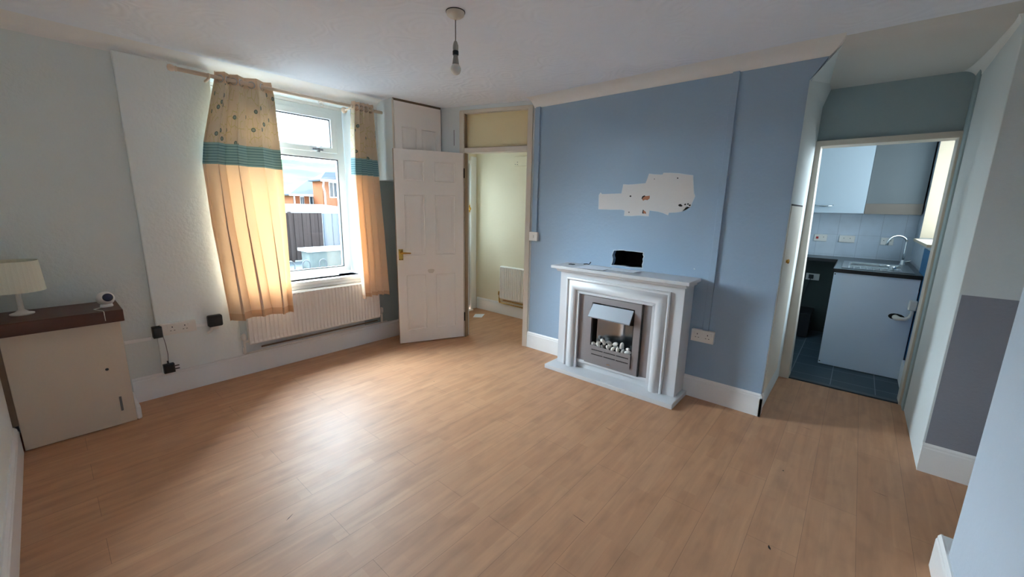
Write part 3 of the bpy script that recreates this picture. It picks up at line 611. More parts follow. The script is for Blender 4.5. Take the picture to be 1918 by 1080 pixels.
# ---------------------------------------------------------------- curtains
YR = 3.815; ZR = 2.405
def curtain(name, label, edge_l, edge_r, topx, cloth, z0, nf, ph, base, XA=.012):
    t = thing(name, label, 'curtain', base)
    NU, NV = 150, 60; ztop = 2.455
    def lerp(tab, z):
        for (za, a), (zb, b) in zip(tab, tab[1:]):
            if za >= z >= zb: return a+(b-a)*(za-z)/(za-zb)
        return tab[-1][1] if z < tab[-1][0] else tab[0][1]
    vs = []; uvs = []
    for j in range(NV+1):
        v = j/NV; 
        for i in range(NU+1):
            u = i/NU; z = ztop+(z0-ztop)*v
            zz = z+(.025*math.sin(2.2*u+.6)-.01)*v
            L = lerp(edge_l, z); R = lerp(edge_r, z); k = topx(u)
            g = k*(1-v**.8)+(u+ (k-u)*.35)*(v**.8)
            A = .030+.020*v+.014*math.sin(5*u+2*v)*v
            f = 2*math.pi*nf*u+ph+.9*math.sin(1.8*v+u*4)*v
            y = YR+A*math.sin(f)+.004*math.sin(2*f+1+2*v)*v-.02*v
            x = L+(R-L)*g+XA*math.sin(2*f)*(.35+v)*min(1, 5*u, 5*(1-u))
            y = min(y, 3.868)
            vs.append((x, y, zz)); uvs.append((u*cloth, z))
    fs = [(j*(NU+1)+i, j*(NU+1)+i+1, (j+1)*(NU+1)+i+1, (j+1)*(NU+1)+i) for j in range(NV) for i in range(NU)]
    mb = MB().add(vs, fs); o = mb.build('cloth', M['curtain'], t, smooth=True)
    uv = o.data.uv_layers.new(name='UVMap')
    for lp in o.data.loops: uv.data[lp.index].uv = uvs[lp.vertex_index]
    # eyelets where the cloth crosses the rod line
    for k in range(int(nf*2)+2):
        u = (k*math.pi-ph)/(2*math.pi*nf)
        if not (.02 < u < .985): continue
        j = 2; i = round(u*NU); p = vs[j*(NU+1)+i]; q = vs[j*(NU+1)+min(i+1, NU)]; q0 = vs[j*(NU+1)+max(i-1, 0)]
        tx = Vector((q[0]-q0[0], q[1]-q0[1], 0)).normalized(); c = Vector((p[0], YR, ZR)); nn = Vector((-tx.y, tx.x, 0))
        mb = MB(); R_ = .024
        pts = [tuple(c+tx*R_*math.cos(a)+Vector((0, 0, R_*math.sin(a)))+nn*0) for a in [2*math.pi*m/20 for m in range(21)]]
        mb.tube(pts, .0045, 6, cap=False); mb.build('eyelet', M['chrome'], t, smooth=True)
    return t
def tl(u):
    if u < .55: return u*.42/.55
    return .42+(u-.55)*.58/.45
curtain('curtain', 'left curtain, cream with teal band and peach lower cloth, flaring wide', [(2.46, 1.005), (2.40, 1.0), (2.2, .95), (1.937, .885), (1.78, .862), (1.3, .875), (.9, .90), (.54, .92), (.4, .93)],
        [(2.46, 1.385), (2.36, 1.40), (2.0, 1.41), (1.78, 1.416), (1.4, 1.41), (.5, 1.40)], tl, 1.25, .525, 3.5, .3, (1.15, 3.8, .5), .020)
curtain('curtain', 'right curtain, narrower, cream with teal band, beside open door', [(2.46, 2.085), (2.2, 2.06), (1.79, 2.04), (1.3, 2.045), (.55, 2.062)],
        [(2.46, 2.315), (2.1, 2.33), (1.76, 2.35), (1.2, 2.375), (.54, 2.392)], lambda u: u, .9, .545, 5, 2.6, (2.2, 3.8, .5))
t = thing('curtain_rod', 'cream wooden curtain rod above the window', 'curtain rod', (1.57, YR, ZR))
mb = MB(); mb.tube([(.78, YR, ZR+.004), (2.40, YR, ZR)], .0145, 14); mb.build('rod', M['rod'], t, smooth=True)
mb = MB(); mb.lathe((.78, YR, ZR+.004), [(.001, -.055), (.018, -.05), (.024, -.035), (.020, -.02), (.014, -.012), (.020, -.006), (.016, 0)], 14, 'x'); tag(mb.build('finial', M['rod'], t, smooth=True), 'turned knob finial')
for x in (.965, 2.07, 1.865):
    if x == 1.865: continue
    mb = MB(); mb.lathe((x, YR, ZR), [(.017, -.006), (.021, -.004), (.021, .004), (.017, .006)], 14, 'x'); mb.tube([(x, YR, ZR-.012), (x, 3.87, ZR-.018), (x, YN-.002, ZR-.018)], .009, 8); mb.lathe((x, YN-.03, ZR-.018), [(.012, 0), (.026, .014), (.028, .03)], 14, 'y')
    mb.build('bracket', M['rod'], t, smooth=True)
t = thing('curtain_hook', 'small clear hook hanging from window head', 'hook', (1.865, YN+.02, 2.40))
mb = MB(); mb.box(1.845, 1.885, YN+.0, YN+.04, 2.418, 2.43)
mb.tube([(1.865+.017*math.cos(a), YN+.02, 2.40+.017*math.sin(a)) for a in [math.pi*2*k/14 for k in range(15)]], .004, 6); mb.build('ring', M['plastic'], t)

# ---------------------------------------------------------------- panelled doors
def panel_face(mb, O, d, w, z0, z1, panels, thick, nsign, dep=.009):
    n = (-d[1]*nsign, d[0]*nsign); P = lambda a, b, t: (O[0]+d[0]*a+n[0]*t, O[1]+d[1]*a+n[1]*t, b)
    outer = [(0, z0), (w, z0), (w, z1), (0, z1)]
    loops = [[(a, c), (b, c), (b, e), (a, e)] for a, b, c, e in panels]
    flat = [p for L in [outer]+loops for p in L]
    tris = geometry.tessellate_polygon([[Vector((a, b, 0)) for a, b in L] for L in [outer]+loops])
    mb.add([P(a, b, 0) for a, b in flat], tris)
    for a, b, c, e in panels:
        rings = []
        for ins, dd in ((0, 0), (.006, .003), (.014, -dep), (.03, -dep), (.05, -.002)):
            rings.append([P(a+ins, c+ins, dd), P(b-ins, c+ins, dd), P(b-ins, e-ins, dd), P(a+ins, e-ins, dd)])
        mb.ring_loft(rings, True, False); k = len(mb.v); mb.add(rings[-1], [(0, 1, 2, 3)])
    mb.add([P(0, z0, 0), P(w, z0, 0), P(w, z1, 0), P(0, z1, 0), P(0, z0, -thick), P(w, z0, -thick), P(w, z1, -thick), P(0, z1, -thick)],
           [(4,5,6,7),(0,1,5,4),(1,2,6,5),(2,3,7,6),(3,0,4,7)])
FA = Vector((2.397, 3.637)); FB = Vector((3.055, 3.327)); dD = (FB-FA).normalized(); wD = (FB-FA).length
mb = MB()
cols = ((.085, .305), (.405, .635)); pans = [(a, b, c, e) for a, b in cols for c, e in ((.15, .77), (.972, 1.612), (1.74, 1.95))]
panel_face(mb, FA, dD, wD, .012, 2.055, pans, .038, -1, .005)
door = struct('door_1', mb, M['door_paint'], 'open white six-panel door with brass lever handle', 'door')
nD = Vector((dD.y, -dD.x))  # towards the room
def DP(s, q, z): return (FA.x+dD.x*s+nD.x*q, FA.y+dD.y*s+nD.y*q, z)
def dbox(mb, s0, s1, q0, q1, z0, z1):
    return mb.add([DP(s0,q0,z0),DP(s1,q0,z0),DP(s1,q1,z0),DP(s0,q1,z0),DP(s0,q0,z1),DP(s1,q0,z1),DP(s1,q1,z1),DP(s0,q1,z1)],
                  [(0,3,2,1),(4,5,6,7),(0,1,5,4),(1,2,6,5),(2,3,7,6),(3,0,4,7)])
mb = MB(); dbox(mb, .016, .062, 0, .006, .93, 1.045)
mb.tube([DP(.042, 0, 1.008), DP(.042, .012, 1.008), DP(.042, .045, 1.008)], [.014, .009, .009], 10)
mb.tube([DP(.040, .045, 1.008), DP(.06, .052, 1.009), DP(.10, .052, 1.008), DP(.135, .050, 1.005)], [.010, .010, .008, .007], 10)
h = mb.build('handle', M['brass'], door, bevel=.0015, smooth=False); tag(h, 'brass lever handle on plate')
mb = MB()
for s_ in (.028, .05):
    for z in (.94, 1.035): mb.lathe(DP(s_, .007, z), [(.001, -.002), (.004, -.001), (.004, .002)], 8, 'y')
split_build(mb, 'screw', M['black'], h)
mb = MB(); dbox(mb, wD-.001, wD+.004, -.038, .001, .012, 2.055); dbox(mb, -.003, .0005, -.038, .0, .012, 2.055); tag(mb.build('door_edge', M['barewood'], door), 'worn timber edge')
mb = MB(); dbox(mb, wD+.001, wD+.012, -.02, .008, 1.80, 1.90); dbox(mb, wD+.001, wD+.012, -.02, .008, .2, .3); split_build(mb, 'hinge', M['dark'], door)
mb = MB(); 
mb.add([DP(.355+.035*math.cos(a)*(1+.15*math.sin(3*a)), .0012, .80+.028*math.sin(a)*(1+.2*math.cos(2*a))) for a in [2*math.pi*k/16 for k in range(16)]], [tuple(range(16))])
mb.build('smudge', M['gloss_cream'], door)

# overhead cupboard in the corner above the open door
t = thing('overhead_cupboard', 'boxed overhead cupboard with a panelled door in the corner by the ceiling', 'cupboard', (2.7, 3.8, 1.75))
P0 = Vector((2.42, 3.648)); P1 = Vector((2.985, 3.592)); dC = (P1-P0).normalized()
mb = MB()
mb.add([(2.42, 3.655, 1.75), (2.42, YN, 1.75), (2.425, YN, ZC), (2.42, 3.655, ZC), (2.44, 3.653, 1.75), (2.44, YN, 1.75), (2.445, YN, ZC), (2.44, 3.653, ZC)],
       [(0,1,2,3),(4,7,6,5),(0,4,5,1),(3,2,6,7),(0,3,7,4),(1,5,6,2)])
mb.add([(2.42, 3.66, 1.75), (2.97, 3.605, 1.75), (2.88, YN, 1.75), (2.42, YN, 1.75), (2.42, 3.66, 1.765), (2.97, 3.605, 1.765), (2.88, YN, 1.765), (2.42, YN, 1.765)],
       [(0,3,2,1),(4,5,6,7),(0,1,5,4),(1,2,6,5),(2,3,7,6),(3,0,4,7)])
mb.build('box_side', M['wall_white'], t)
mb = MB(); wC = (P1-P0).length
O_ = P0+dC*.012
panel_face(mb, O_, dC, wC-.024, 1.76, 2.508, [(.07, .25, 2.0, 2.28), (.30, .48, 2.0, 2.28)], .02, -1, .006)
mb.build('door', M['door_paint'], t)
mb = MB(); mb.obox(P0, dC, 0, wC-.01, .004, .03, 2.508, ZC+.0); tag(mb.build('top_rail', M['brown_trim'], t), 'bare brown strip above the cupboard door')
mb = MB(); mb.obox(P0, dC, .0, wC, .012, .025, 1.76, 2.512); mb.build('gap', M['dark'], t)
mb = MB(); mb.obox(P0, dC, -.004, .006, -.002, .02, 1.75, ZC-.01); mb.build('edge_strip', M['gloss_cream'], t)

# ---------------------------------------------------------------- front door in the lobby
mb = MB(); mb.box(3.23, 3.27, 4.22, 4.33, 0, 2.12); mb.box(4.0, 4.04, 4.20, 4.33, 0, 2.12); mb.box(3.27, 4.0, 4.21, 4.33, 2.08, 2.12); mb.box(4.03, 4.13, 4.225, 4.25, 0, 2.18)
struct('trim_11', mb, M['gloss_white'], 'white front door frame at left of lobby', 'door frame', bevel=.004)
mb = MB().sheet_holes([(3.27, .02), (3.995, .02), (3.995, 2.08), (3.27, 2.08)], [[(3.38, 1.0), (3.86, 1.0), (3.86, 1.95), (3.38, 1.95)]], PN, 4.255, 4.30)
fd = struct('door_2', mb, M['gloss_cream'], 'cream front door seen edge-on through the lobby doorway', 'door', bevel=.003)
MB().box(3.38, 3.86, 4.275, 4.28, 1.0, 1.95).build('pane', M['frost'], fd)
mb = MB(); mb.box(3.96, 3.995, 4.215, 4.256, 1.42, 1.52); mb.lathe((3.978, 4.212, 1.47), [(.001, -.018), (.02, -.016), (.024, -.006), (.014, 0), (.02, .006)], 14, 'y'); mb.build('latch', M['brass'], fd, bevel=.002)
mb = MB(); mb.box(3.965, 3.985, 4.248, 4.256, 1.22, 1.30); mb.build('lock_plate', M['dark'], fd)
mb = MB(); mb.box(3.992, 4.0, 4.24, 4.27, .06, 2.08); mb.build('gap', M['dark'], fd)
t = thing('envelope', 'white envelope on laminate floor of the lobby', 'paper', (3.85, 3.86, 0))
mb = MB(); mb.add([(3.72,3.87,.002),(3.80,3.78,.002),(3.95,3.87,.002),(3.86,3.97,.002),(3.72,3.87,.004),(3.80,3.78,.004),(3.95,3.87,.006),(3.86,3.97,.004)], [(0,3,2,1),(4,5,6,7),(0,1,5,4),(1,2,6,5),(2,3,7,6),(3,0,4,7)])
mb.build('sheet', M['paper'], t)
t = thing('doormat_strip', 'pale threshold strip at foot of the front door', 'threshold', (3.9, 4.17, 0))
MB().box(3.27, 4.0, 4.15, 4.21, 0, .012).build('strip', M['gloss_white'], t)
t = thing('junction_box', 'white plastic box high on the cream lobby wall', 'junction box', (4.15, 3.42, 2.09))
MB().box(4.122, 4.15, 3.30, 3.53, 2.02, 2.14).build('body', M['cream_wall'], t, bevel=.004)
mb = MB(); 
for a, b in ((3.465, 2.07), (3.50, 2.045), (3.465, 2.042)): mb.box(4.119, 4.1225, a-.005, a+.005, b-.004, b+.004)
split_build(mb, 'socket_hole', M['cable'], t)

# ---------------------------------------------------------------- electrical fittings
def double_socket(label, O, ax, n, w=.15, h=.086, group=None):
    t = thing('double_socket', label, 'socket', O); ax = Vector(ax); n = Vector(n); up_ = Vector((0, 0, 1))
    def bx(mb, a0, a1, q0, q1, z0, z1):
        P = lambda a, q, z: tuple(Vector(O)+ax*a+n*q+up_*z)
        mb.add([P(a0,q0,z0),P(a1,q0,z0),P(a1,q1,z0),P(a0,q1,z0),P(a0,q0,z1),P(a1,q0,z1),P(a1,q1,z1),P(a0,q1,z1)],
               [(0,3,2,1),(4,5,6,7),(0,1,5,4),(1,2,6,5),(2,3,7,6),(3,0,4,7)]); return mb
    bx(MB(), -w/2, w/2, 0, .03, -h/2, h/2).build('back_box', M['plastic'], t, bevel=.003)
    bx(MB(), -w/2-.001, w/2+.001, .029, .037, -h/2-.001, h/2+.001).build('plate', M['plastic'], t, bevel=.002)
    mb = MB()
    for c in (-.038, .038):
        bx(mb, c-.003, c+.003, .036, .0378, .010, .020)
        for e in (-.011, .011): bx(mb, c+e-.0045, c+e+.0045, .036, .0378, -.014, -.010)
    split_build(mb, 'pin_hole', M['black'], t)
    for c in (-.062, .062): bx(MB(), c-.006, c+.006, .037, .041, .012, .032).build('rocker', M['plastic'], t, bevel=.001)
    return t, bx
double_socket('white double socket on the blue wall right of fireplace', (XE, .82, .53), (0, -1, 0), (-1, 0, 0), .165, .095)
t, bx = double_socket('white double socket on window wall beside cream cabinet', (.59, YN-.032, .535), (1, 0, 0), (0, -1, 0), .215, .085)
t = thing('light_switch', 'white light switch at edge of the blue wall by lobby door', 'light switch', (XE, 2.54, 1.21))
MB().box(XE-.03, XE, 2.487, 2.592, 1.165, 1.255).build('plate', M['plastic'], t, bevel=.003)
MB().box(XE-.036, XE-.03, 2.53, 2.55, 1.195, 1.225).build('rocker', M['plastic'], t, bevel=.002)
mb = MB().box(XE-.016, XE, .785, .83, .575, ZV+.004); struct('trim_12', mb, M['wall_blue'], 'blue painted cable trunking from ceiling to right socket', 'trunking', bevel=.003)
mb = MB(); mb.box(XE-.018, XE, 2.51, 2.56, 1.255, ZV+.004); struct('trim_13', mb, M['wall_blue'], 'blue painted cable trunking from ceiling to light switch', 'trunking', bevel=.003)
mb = MB(); mb.box(.28, .43, YN-.014, YN-.002, .462, .488); mb.box(.70, .86, YN-.044, YN-.03, .508, .532); struct('trim_14', mb, M['gloss_white'], 'low white cable trunking beside double socket on window wall', 'trunking', bevel=.002)
# plugs and chargers
def plug(name, label, loc, dims, prongs=True, flex=None):
    t = thing(name, label, 'plug', loc); x, y, z = loc; a, b, c = dims
    mb = MB(); mb.ring_loft([[(x-a*k, y+b*q, z-c*k), (x+a*k, y+b*q, z-c*k), (x+a*k, y+b*q, z+c*k), (x-a*k, y+b*q, z+c*k)] for k, q in ((.86, 1), (1, .7), (1, -.6), (.8, -1))])
    mb.build('body', M['black'], t, bevel=.004)
    if flex: mb = MB(); mb.tube(flex, .0022, 6); mb.build('flex', M['cable'], t, smooth=True)
    return t
plug('plug', 'black plug in the left end of the double socket on window wall', (.462, YN-.07, .53), (.028, .035, .042), True, [(.49, YN-.075, .495), (.50, YN-.06, .42), (.505, YN-.05, .34), (.50, YN-.045, .26)])
t = plug('charger', 'black plug charger resting on skirting below the double socket', (.50, YN-.045, .226), (.034, .028, .036))
mb = MB(); mb.tube([(.50, YN-.045, .255), (.498, YN-.045, .285)], .006, 8)
for z in (.21, .235): mb.box(.53, .562, YN-.06, YN-.052, z, z+.006)
split_build(mb, 'pin', M['black'], t)
t = thing('junction_box', 'black rounded wall box between socket and left curtain', 'box', (.825, YN-.05, .545))
MB().box(.775, .875, YN-.085, YN-.032, .497, .592).build('body', M['black'], t, bevel=.014, seg=3)
mb = MB(); mb.box(.79, .845, YN-.06, YN-.032, .468, .5); mb.tube([(.80, YN-.05, .49), (.79, YN-.06, .465), (.765, YN-.055, .452)], .011, 8); mb.build('white_adaptor', M['plastic'], t, bevel=.003)

# ---------------------------------------------------------------- cream cabinet, lamp, camera
t = thing('cabinet', 'cream box cabinet with dark wood top beside the left wall', 'cabinet', (0, 3.78, 0))
body = MB().box(-.245, .256, 3.612, YN-.006, 0.004, .72).build('body', M['cabinet'], t, bevel=.003)
MB().box(-.268, .276, 3.56, YN-.006, .722, .80).build('top', M['darkwood'], t, bevel=.004)
mb = MB(); mb.lathe((.162, 3.611, .60), [(.001, -.001), (.008, -.001), (.009, .002)], 10, 'y'); mb.box(.128, .142, 3.607, 3.613, .19, .28)
MB().lathe((.156, 3.6115, .405), [(.001, -.003), (.0085, -.002), (.009, .001)], 12, 'y').build('lock_hole', M['black'], t)
MB().box(.186, .198, 3.603, 3.613, .10, .20).build('handle', M['cable'], t, bevel=.002)
mb = MB(); mb.box(.256, .284, 3.615, YN-.006, 0.0, .10); mb.build('side_plinth', M['gloss_white'], t, bevel=.012, seg=3)
MB().box(-.27, -.245, 3.612, YN-.01, .17, .72).build('side_batten', M['brown_trim'], t)
t = thing('table_lamp', 'lamp with a wide cream drum shade at left edge, on dark wood top', 'lamp', (-.145, 3.80, .80))
c = (-.145, 3.80, .80)
mb = MB(); n_ = 32
for rr, zz in ((.098, .315), (.108, .145)): pass
rings = [[(c[0]+r*math.cos(a), c[1]+r*math.sin(a), c[2]+z) for a in [2*math.pi*k/n_ for k in range(n_)]] for r, z in ((.118, .145), (.108, .328), (.1065, .328), (.1165, .145), (.118, .145))]
mb.ring_loft(rings, True, False); mb.build('lamp_shade', M['shade'], t, smooth=False)
mb = MB(); mb.lathe(c, [(.05, 0), (.052, .008), (.03, .016), (.013, .03), (.011, .14), (.014, .2), (.006, .21)], 18); mb.build('lamp_stand', M['plastic'], t, smooth=True)
t = thing('security_camera', 'small white ball security camera with dark blue lens', 'camera', (.215, 3.72, .80))
c = Vector((.215, 3.72, .80))
mb = MB(); mb.lathe(c, [(.03, 0), (.033, .005), (.030, .014), (.028, .02)], 20); mb.lathe(c+Vector((0, 0, .055)), [(.045*math.sin(a)+.0005, -.045*math.cos(a)) for a in [math.pi*k/14 for k in range(15)]], 24)
mb.build('body', M['plastic'], t, smooth=True)
dv = Vector((.25, -.95, .22)).normalized(); q = c+Vector((0, 0, .058))+dv*.036
uu = dv.orthogonal().normalized(); ww = dv.cross(uu)
mb = MB(); mb.ring_loft([[tuple(q+dv*h+(uu*math.cos(a)+ww*math.sin(a))*r) for a in [2*math.pi*k/20 for k in range(20)]] for r, h in ((.027, -.004), (.026, .006), (.022, .010), (.001, .011))])
M['lens'] = mat('dark_blue_lens', (0.01, .015, .06), .15, var=.1); mb.build('lens', M['lens'], t, smooth=True)
mb = MB(); mb.tube([(.19, 3.70, .803), (.15, 3.66, .803), (.165, 3.62, .803), (.185, 3.575, .803), (.188, 3.556, .797), (.188, 3.555, .74)], .002, 6); mb.build('lead', M['whitecable'], t, smooth=True)

# ---------------------------------------------------------------- fireplace
t = thing('fireplace', 'white fireplace surround with moulded opening and hearth', 'fireplace', (3.2, 1.5, 0))
MB().box(2.965, XE-.018, .895, 2.10, 0.0, .04).build('hearth', M['mantel'], t, bevel=.004)
mb = MB(); X0 = 3.104
op = [(1.145, .04), (1.855, .04), (1.855, .765), (1.145, .765)]
mb.sheet_holes([(.93, .04), (1.145, .04), (1.145, .765), (1.855, .765), (1.855, .04), (2.05, .04), (2.05, .93), (.93, .93)], [], PE, X0, XE-.001)
mb.build('surround', M['mantel'], t, bevel=.003)
mb = MB(); mb.box(3.035, XE-.001, .885, 2.12, .958, .985); mb.extr([(0, 0), (.03, .0), (.04, .008), (.045, .018), (.058, .022), (.058, .028), (0, .028)], (X0+.0, .91, .93), (X0, 2.07, .93), (-1, 0, 0))
mb.box(X0, XE-.001, .91, 2.07, .93, .958)
mb.build('mantel_shelf', M['mantel'], t, bevel=.004)
# bolection moulding
mb = MB(); prof_o = [(.118, 0), (.118, .016), (.108, .022), (.098, .018), (.094, .010), (.085, .014), (.070, .030), (.050, .037), (.030, .034), (.015, .024), (.008, .012), (.004, .012), (.0, .012), (0, 0)]
path = [((1.855, .04), (1, 0)), ((1.855, .765), (1, 1)), ((1.145, .765), (-1, 1)), ((1.145, .04), (-1, 0))]
rings = [[(X0-d_, a+sx_*o_, b+sz_*o_) for o_, d_ in prof_o] for (a, b), (sx_, sz_) in path]
mb.ring_loft(rings); auto_smooth(mb.build('moulding', M['mantel'], t), 50)
mb = MB(); mb.box(X0-.012, X0+.01, 1.145, 1.163, .04, .765); mb.box(X0-.012, X0+.01, 1.837, 1.855, .04, .765); mb.box(X0-.012, X0+.01, 1.145, 1.855, .75, .765); mb.build('inner_bead', M['mantel'], t, bevel=.002)
mb = MB(); mb.box(X0+.005, X0+.06, 1.146, 1.854, .098, .125); mb.box(X0+.03, X0+.06, 1.146, 1.854, .04, .10); mb.build('lower_rail', M['mantel'], t, bevel=.003)
MB().sheet_holes([(1.146, .125), (1.854, .125), (1.854, .764), (1.146, .764)], [[(1.31, .17), (1.70, .17), (1.70, .69), (1.31, .69)]], PE, X0+.014, X0+.02).build('back_panel', M['steel'], t)
# electric fire
t = thing('electric_fire', 'brushed steel electric fire with hood inside white surround', 'fire', (3.1, 1.5, .12))
XF = X0-.006
mb = MB().sheet_holes([(1.247, .122), (1.755, .122), (1.755, .744), (1.247, .744)], [[(1.306, .172), (1.70, .172), (1.70, .69), (1.306, .69)]], PE, XF, X0+.013)
mb.build('frame', M['steel'], t, bevel=.002)
mb = MB(); mb.box(XF+.002, X0+.013, 1.238, 1.247, .122, .744); mb.build('side_shade_strip', M['dark'], t)  # dark strip put in as the shadow on the frame's side
mb = MB(); mb.box(X0+.015, X0+.17, 1.296, 1.306, .165, .70); mb.box(X0+.015, X0+.17, 1.70, 1.71, .165, .70); mb.box(X0+.015, X0+.17, 1.3, 1.706, .69, .70); mb.box(X0+.015, X0+.17, 1.3, 1.706, .165, .175); mb.box(X0+.16, X0+.17, 1.296, 1.71, .165, .70)
mb.build('firebox', M['dark'], t)
# curved reflective fireback
mb = MB(); K = 24; rows = []
for z in (.18, .66): rows.append([(X0+.05+.085*math.sin(math.pi*k/K), 1.335+.335*k/K, z) for k in range(K+1)])
mb.ring_loft(rows, False, False); mb.build('fireback', M['steel_bright'], t, smooth=True)
# hood
hz1, hz0 = .682, .575; xo = XF-.062
vs = [(XF-.002, 1.314, hz1), (XF-.002, 1.692, hz1), (xo, 1.705, hz0), (xo, 1.318, hz0), (XF-.002, 1.314, hz1-.012), (XF-.002, 1.692, hz1-.012), (xo+.006, 1.705, hz0-.01), (xo+.006, 1.318, hz0-.01)]
mb = MB().add(vs, [(0,1,2,3),(4,7,6,5),(0,4,5,1),(3,2,6,7),(0,3,7,4),(1,5,6,2)]); mb.build('hood', M['hood'], t, bevel=.002)
mb = MB()
for y_ in (1.318, 1.697): mb.add([(XF, y_, hz1-.01), (xo+.006, y_, hz0-.008), (XF+.03, y_, hz0-.03), (XF, y_+.006, hz1-.01), (xo+.006, y_+.006, hz0-.008), (XF+.03, y_+.006, hz0-.03)], [(0,1,2),(3,5,4),(0,3,4,1),(1,4,5,2),(2,5,3,0)])
split_build(mb, 'hood_cheek', M['dark'], t)
# front fret: solid plate with slots
mb = MB(); slots = []
for zz in (.215, .258):
    s0 = 1.325
    for k in range(3): slots.append([(s0+k*.12, zz), (s0+k*.12+.113, zz), (s0+k*.12+.113, zz+.009), (s0+k*.12, zz+.009)])
top = [(1.698, .172)]+[(1.698, .300), (1.66, .306), (1.61, .300), (1.56, .297), (1.50, .296), (1.44, .297), (1.38, .300), (1.34, .306), (1.308, .300)]+[(1.308, .172)]
mb.sheet_holes(top, slots, PE, XF-.012, XF-.006)
fret = mb.build('fret', M['steel'], t)
MB().box(XF-.0055, XF-.003, 1.309, 1.697, .18, .29).build('fret_backing', M['dark'], t)
MB().box(XF-.016, XF-.012, 1.49, 1.52, .155, .164).build('badge', M['chrome'], t)
# pebbles
def pebble_mesh(seed, r, m):
    bm = bmesh.new(); bmesh.ops.create_icosphere(bm, subdivisions=3, radius=1)
    rnd = random.Random(seed); sc = Vector((rnd.uniform(.75, 1), rnd.uniform(1.0, 1.4), rnd.uniform(.65, .85)))
    for v in bm.verts:
        k = 1+.13*noise.noise(v.co*1.3+Vector((seed*3.1, 0, 0))); v.co = Vector((v.co.x*sc.x, v.co.y*sc.y, v.co.z*sc.z))*k*r
    me = bpy.data.meshes.new('pebble'); bm.to_mesh(me); bm.free(); me.materials.append(m)
    for p in me.polygons: p.use_smooth = True
    return me
pm = [pebble_mesh(i, .021, M['pebble']) for i in range(5)]+[pebble_mesh(9, .022, M['pebble_grey'])]
ember = MB().box(XF+.0, X0+.13, 1.31, 1.696, .18, .285).build('fuel_bed', M['dark'], t)
spots = []
yy = 1.68
for k in range(8): spots.append((XF+.018, 1.675-k*.047, .302+(.004 if k % 2 else 0)))
for k in range(6): spots.append((XF+.055, 1.645-k*.056, .318+(.006 if k % 3 == 1 else 0)))
for k in range(4): spots.append((XF+.04, 1.60-k*.062, .345))
for i, (a, b, c_) in enumerate(spots):
    gi = i in (2, 11, 15, 6)
    o = bpy.data.objects.new('pebble', pm[5] if gi else pm[i % 5]); COL.objects.link(o); o.location = (a, b, c_-.0)
    o.rotation_euler = (random.uniform(0, 6), random.uniform(-.5, .5), random.uniform(0, 6))
    if gi: tag(o, 'grey pebble among the white ones in the electric fire', 'pebble', 'grey pebbles in the electric fire')
    else: tag(o, 'small white pebble heaped behind the fret of electric fire', 'pebble', 'white pebbles in the electric fire')

# things on the mantel shelf
def sheet(name, label, pts, z, m='paper', cat='paper', curl=.004):
    c = sum((Vector((*p, 0)) for p in pts), Vector())/len(pts); t = thing(name, label, cat, (c.x, c.y, z))
    n_ = len(pts); mb = MB()
    mb.add([(*p, z+.0006+curl*(i % 2)) for i, p in enumerate(pts)]+[(*p, z+.002+curl*(i % 2)) for i, p in enumerate(pts)], [tuple(range(n_))[::-1], tuple(range(n_, 2*n_))]+[(i, (i+1) % n_, (i+1) % n_+n_, i+n_) for i in range(n_)])
    mb.build('sheet', M[m], t); return t
sheet('paper_sheet', 'white paper sheet on mantel shelf, the left and larger one', [(3.045, 1.885), (3.05, 1.60), (3.25, 1.62), (3.27, 1.84)], .985, curl=.006)
sheet('paper_sheet', 'pale paper lying on mantel shelf below the wall hole', [(3.14, 1.60), (3.13, 1.36), (3.27, 1.35), (3.28, 1.62)], .987, curl=.003)
t = thing('key_fob', 'flat black fob on left end of the mantel shelf', 'fob', (3.20, 2.0, .985)); MB().box(3.185, 3.22, 1.975, 2.025, .9852, .992).build('body', M['black'], t, bevel=.002)
t = thing('screw_clip', 'small dark metal clip behind the paper on mantel shelf', 'clip', (3.26, 1.88, .987))
mb = MB(); mb.tube([(3.25, 1.90, .996), (3.255, 1.87, 1.0), (3.27, 1.855, .996), (3.275, 1.84, 1.018)], .005, 6); mb.build('wire', M['black'], t)

# ---------------------------------------------------------------- pendant bulb
t = thing('pendant_light', 'bare bulb hanging from a round ceiling rose', 'pendant light', (1.624, 1.827, ZC))
E0 = (1.624, 1.827, ZC)
MB().lathe(E0, [(.049, 0.0), (.05, -.004), (.046, -.018), (.035, -.026), (.012, -.03), (.008, -.04), (.001, -.041)], 28).build('ceiling_rose', M['gloss_cream'], t, smooth=True)
MB().lathe(E0, [(.052, .001), (.052, -.0035), (.04, -.004)], 28).build('rose_base', M['dark'], t)
MB().tube([(1.624, 1.827, ZC-.03), (1.6235, 1.827, 2.45), (1.6235, 1.8275, 2.385)], .0028, 8).build('flex', M['cable'], t, smooth=True)
MB().lathe((1.6235, 1.8275, 2.335), [(.0145, 0), (.0155, .012), (.0145, .03), (.009, .046), (.004, .053)], 18).build('lamp_holder', M['bulbbody'], t, smooth=True)
MB().lathe((1.6235, 1.8275, 2.315), [(.0145, 0), (.0165, .002), (.0165, .02), (.0145, .022)], 18).build('collar', M['black'], t)
b = MB().lathe((1.6235, 1.8275, 2.266), [(.019, 0), (.016, .02), (.012, .044), (.011, .05)], 20).build('bulb_neck', M['bulbbody'], t, smooth=True)
MB().lathe((1.6235, 1.8275, 2.243), [(.0005, -.029), (.012, -.027), (.022, -.02), (.0285, -.006), (.029, .003), (.026, .014), (.019, .024)], 24).build('bulb', M['bulb'], t, smooth=True)

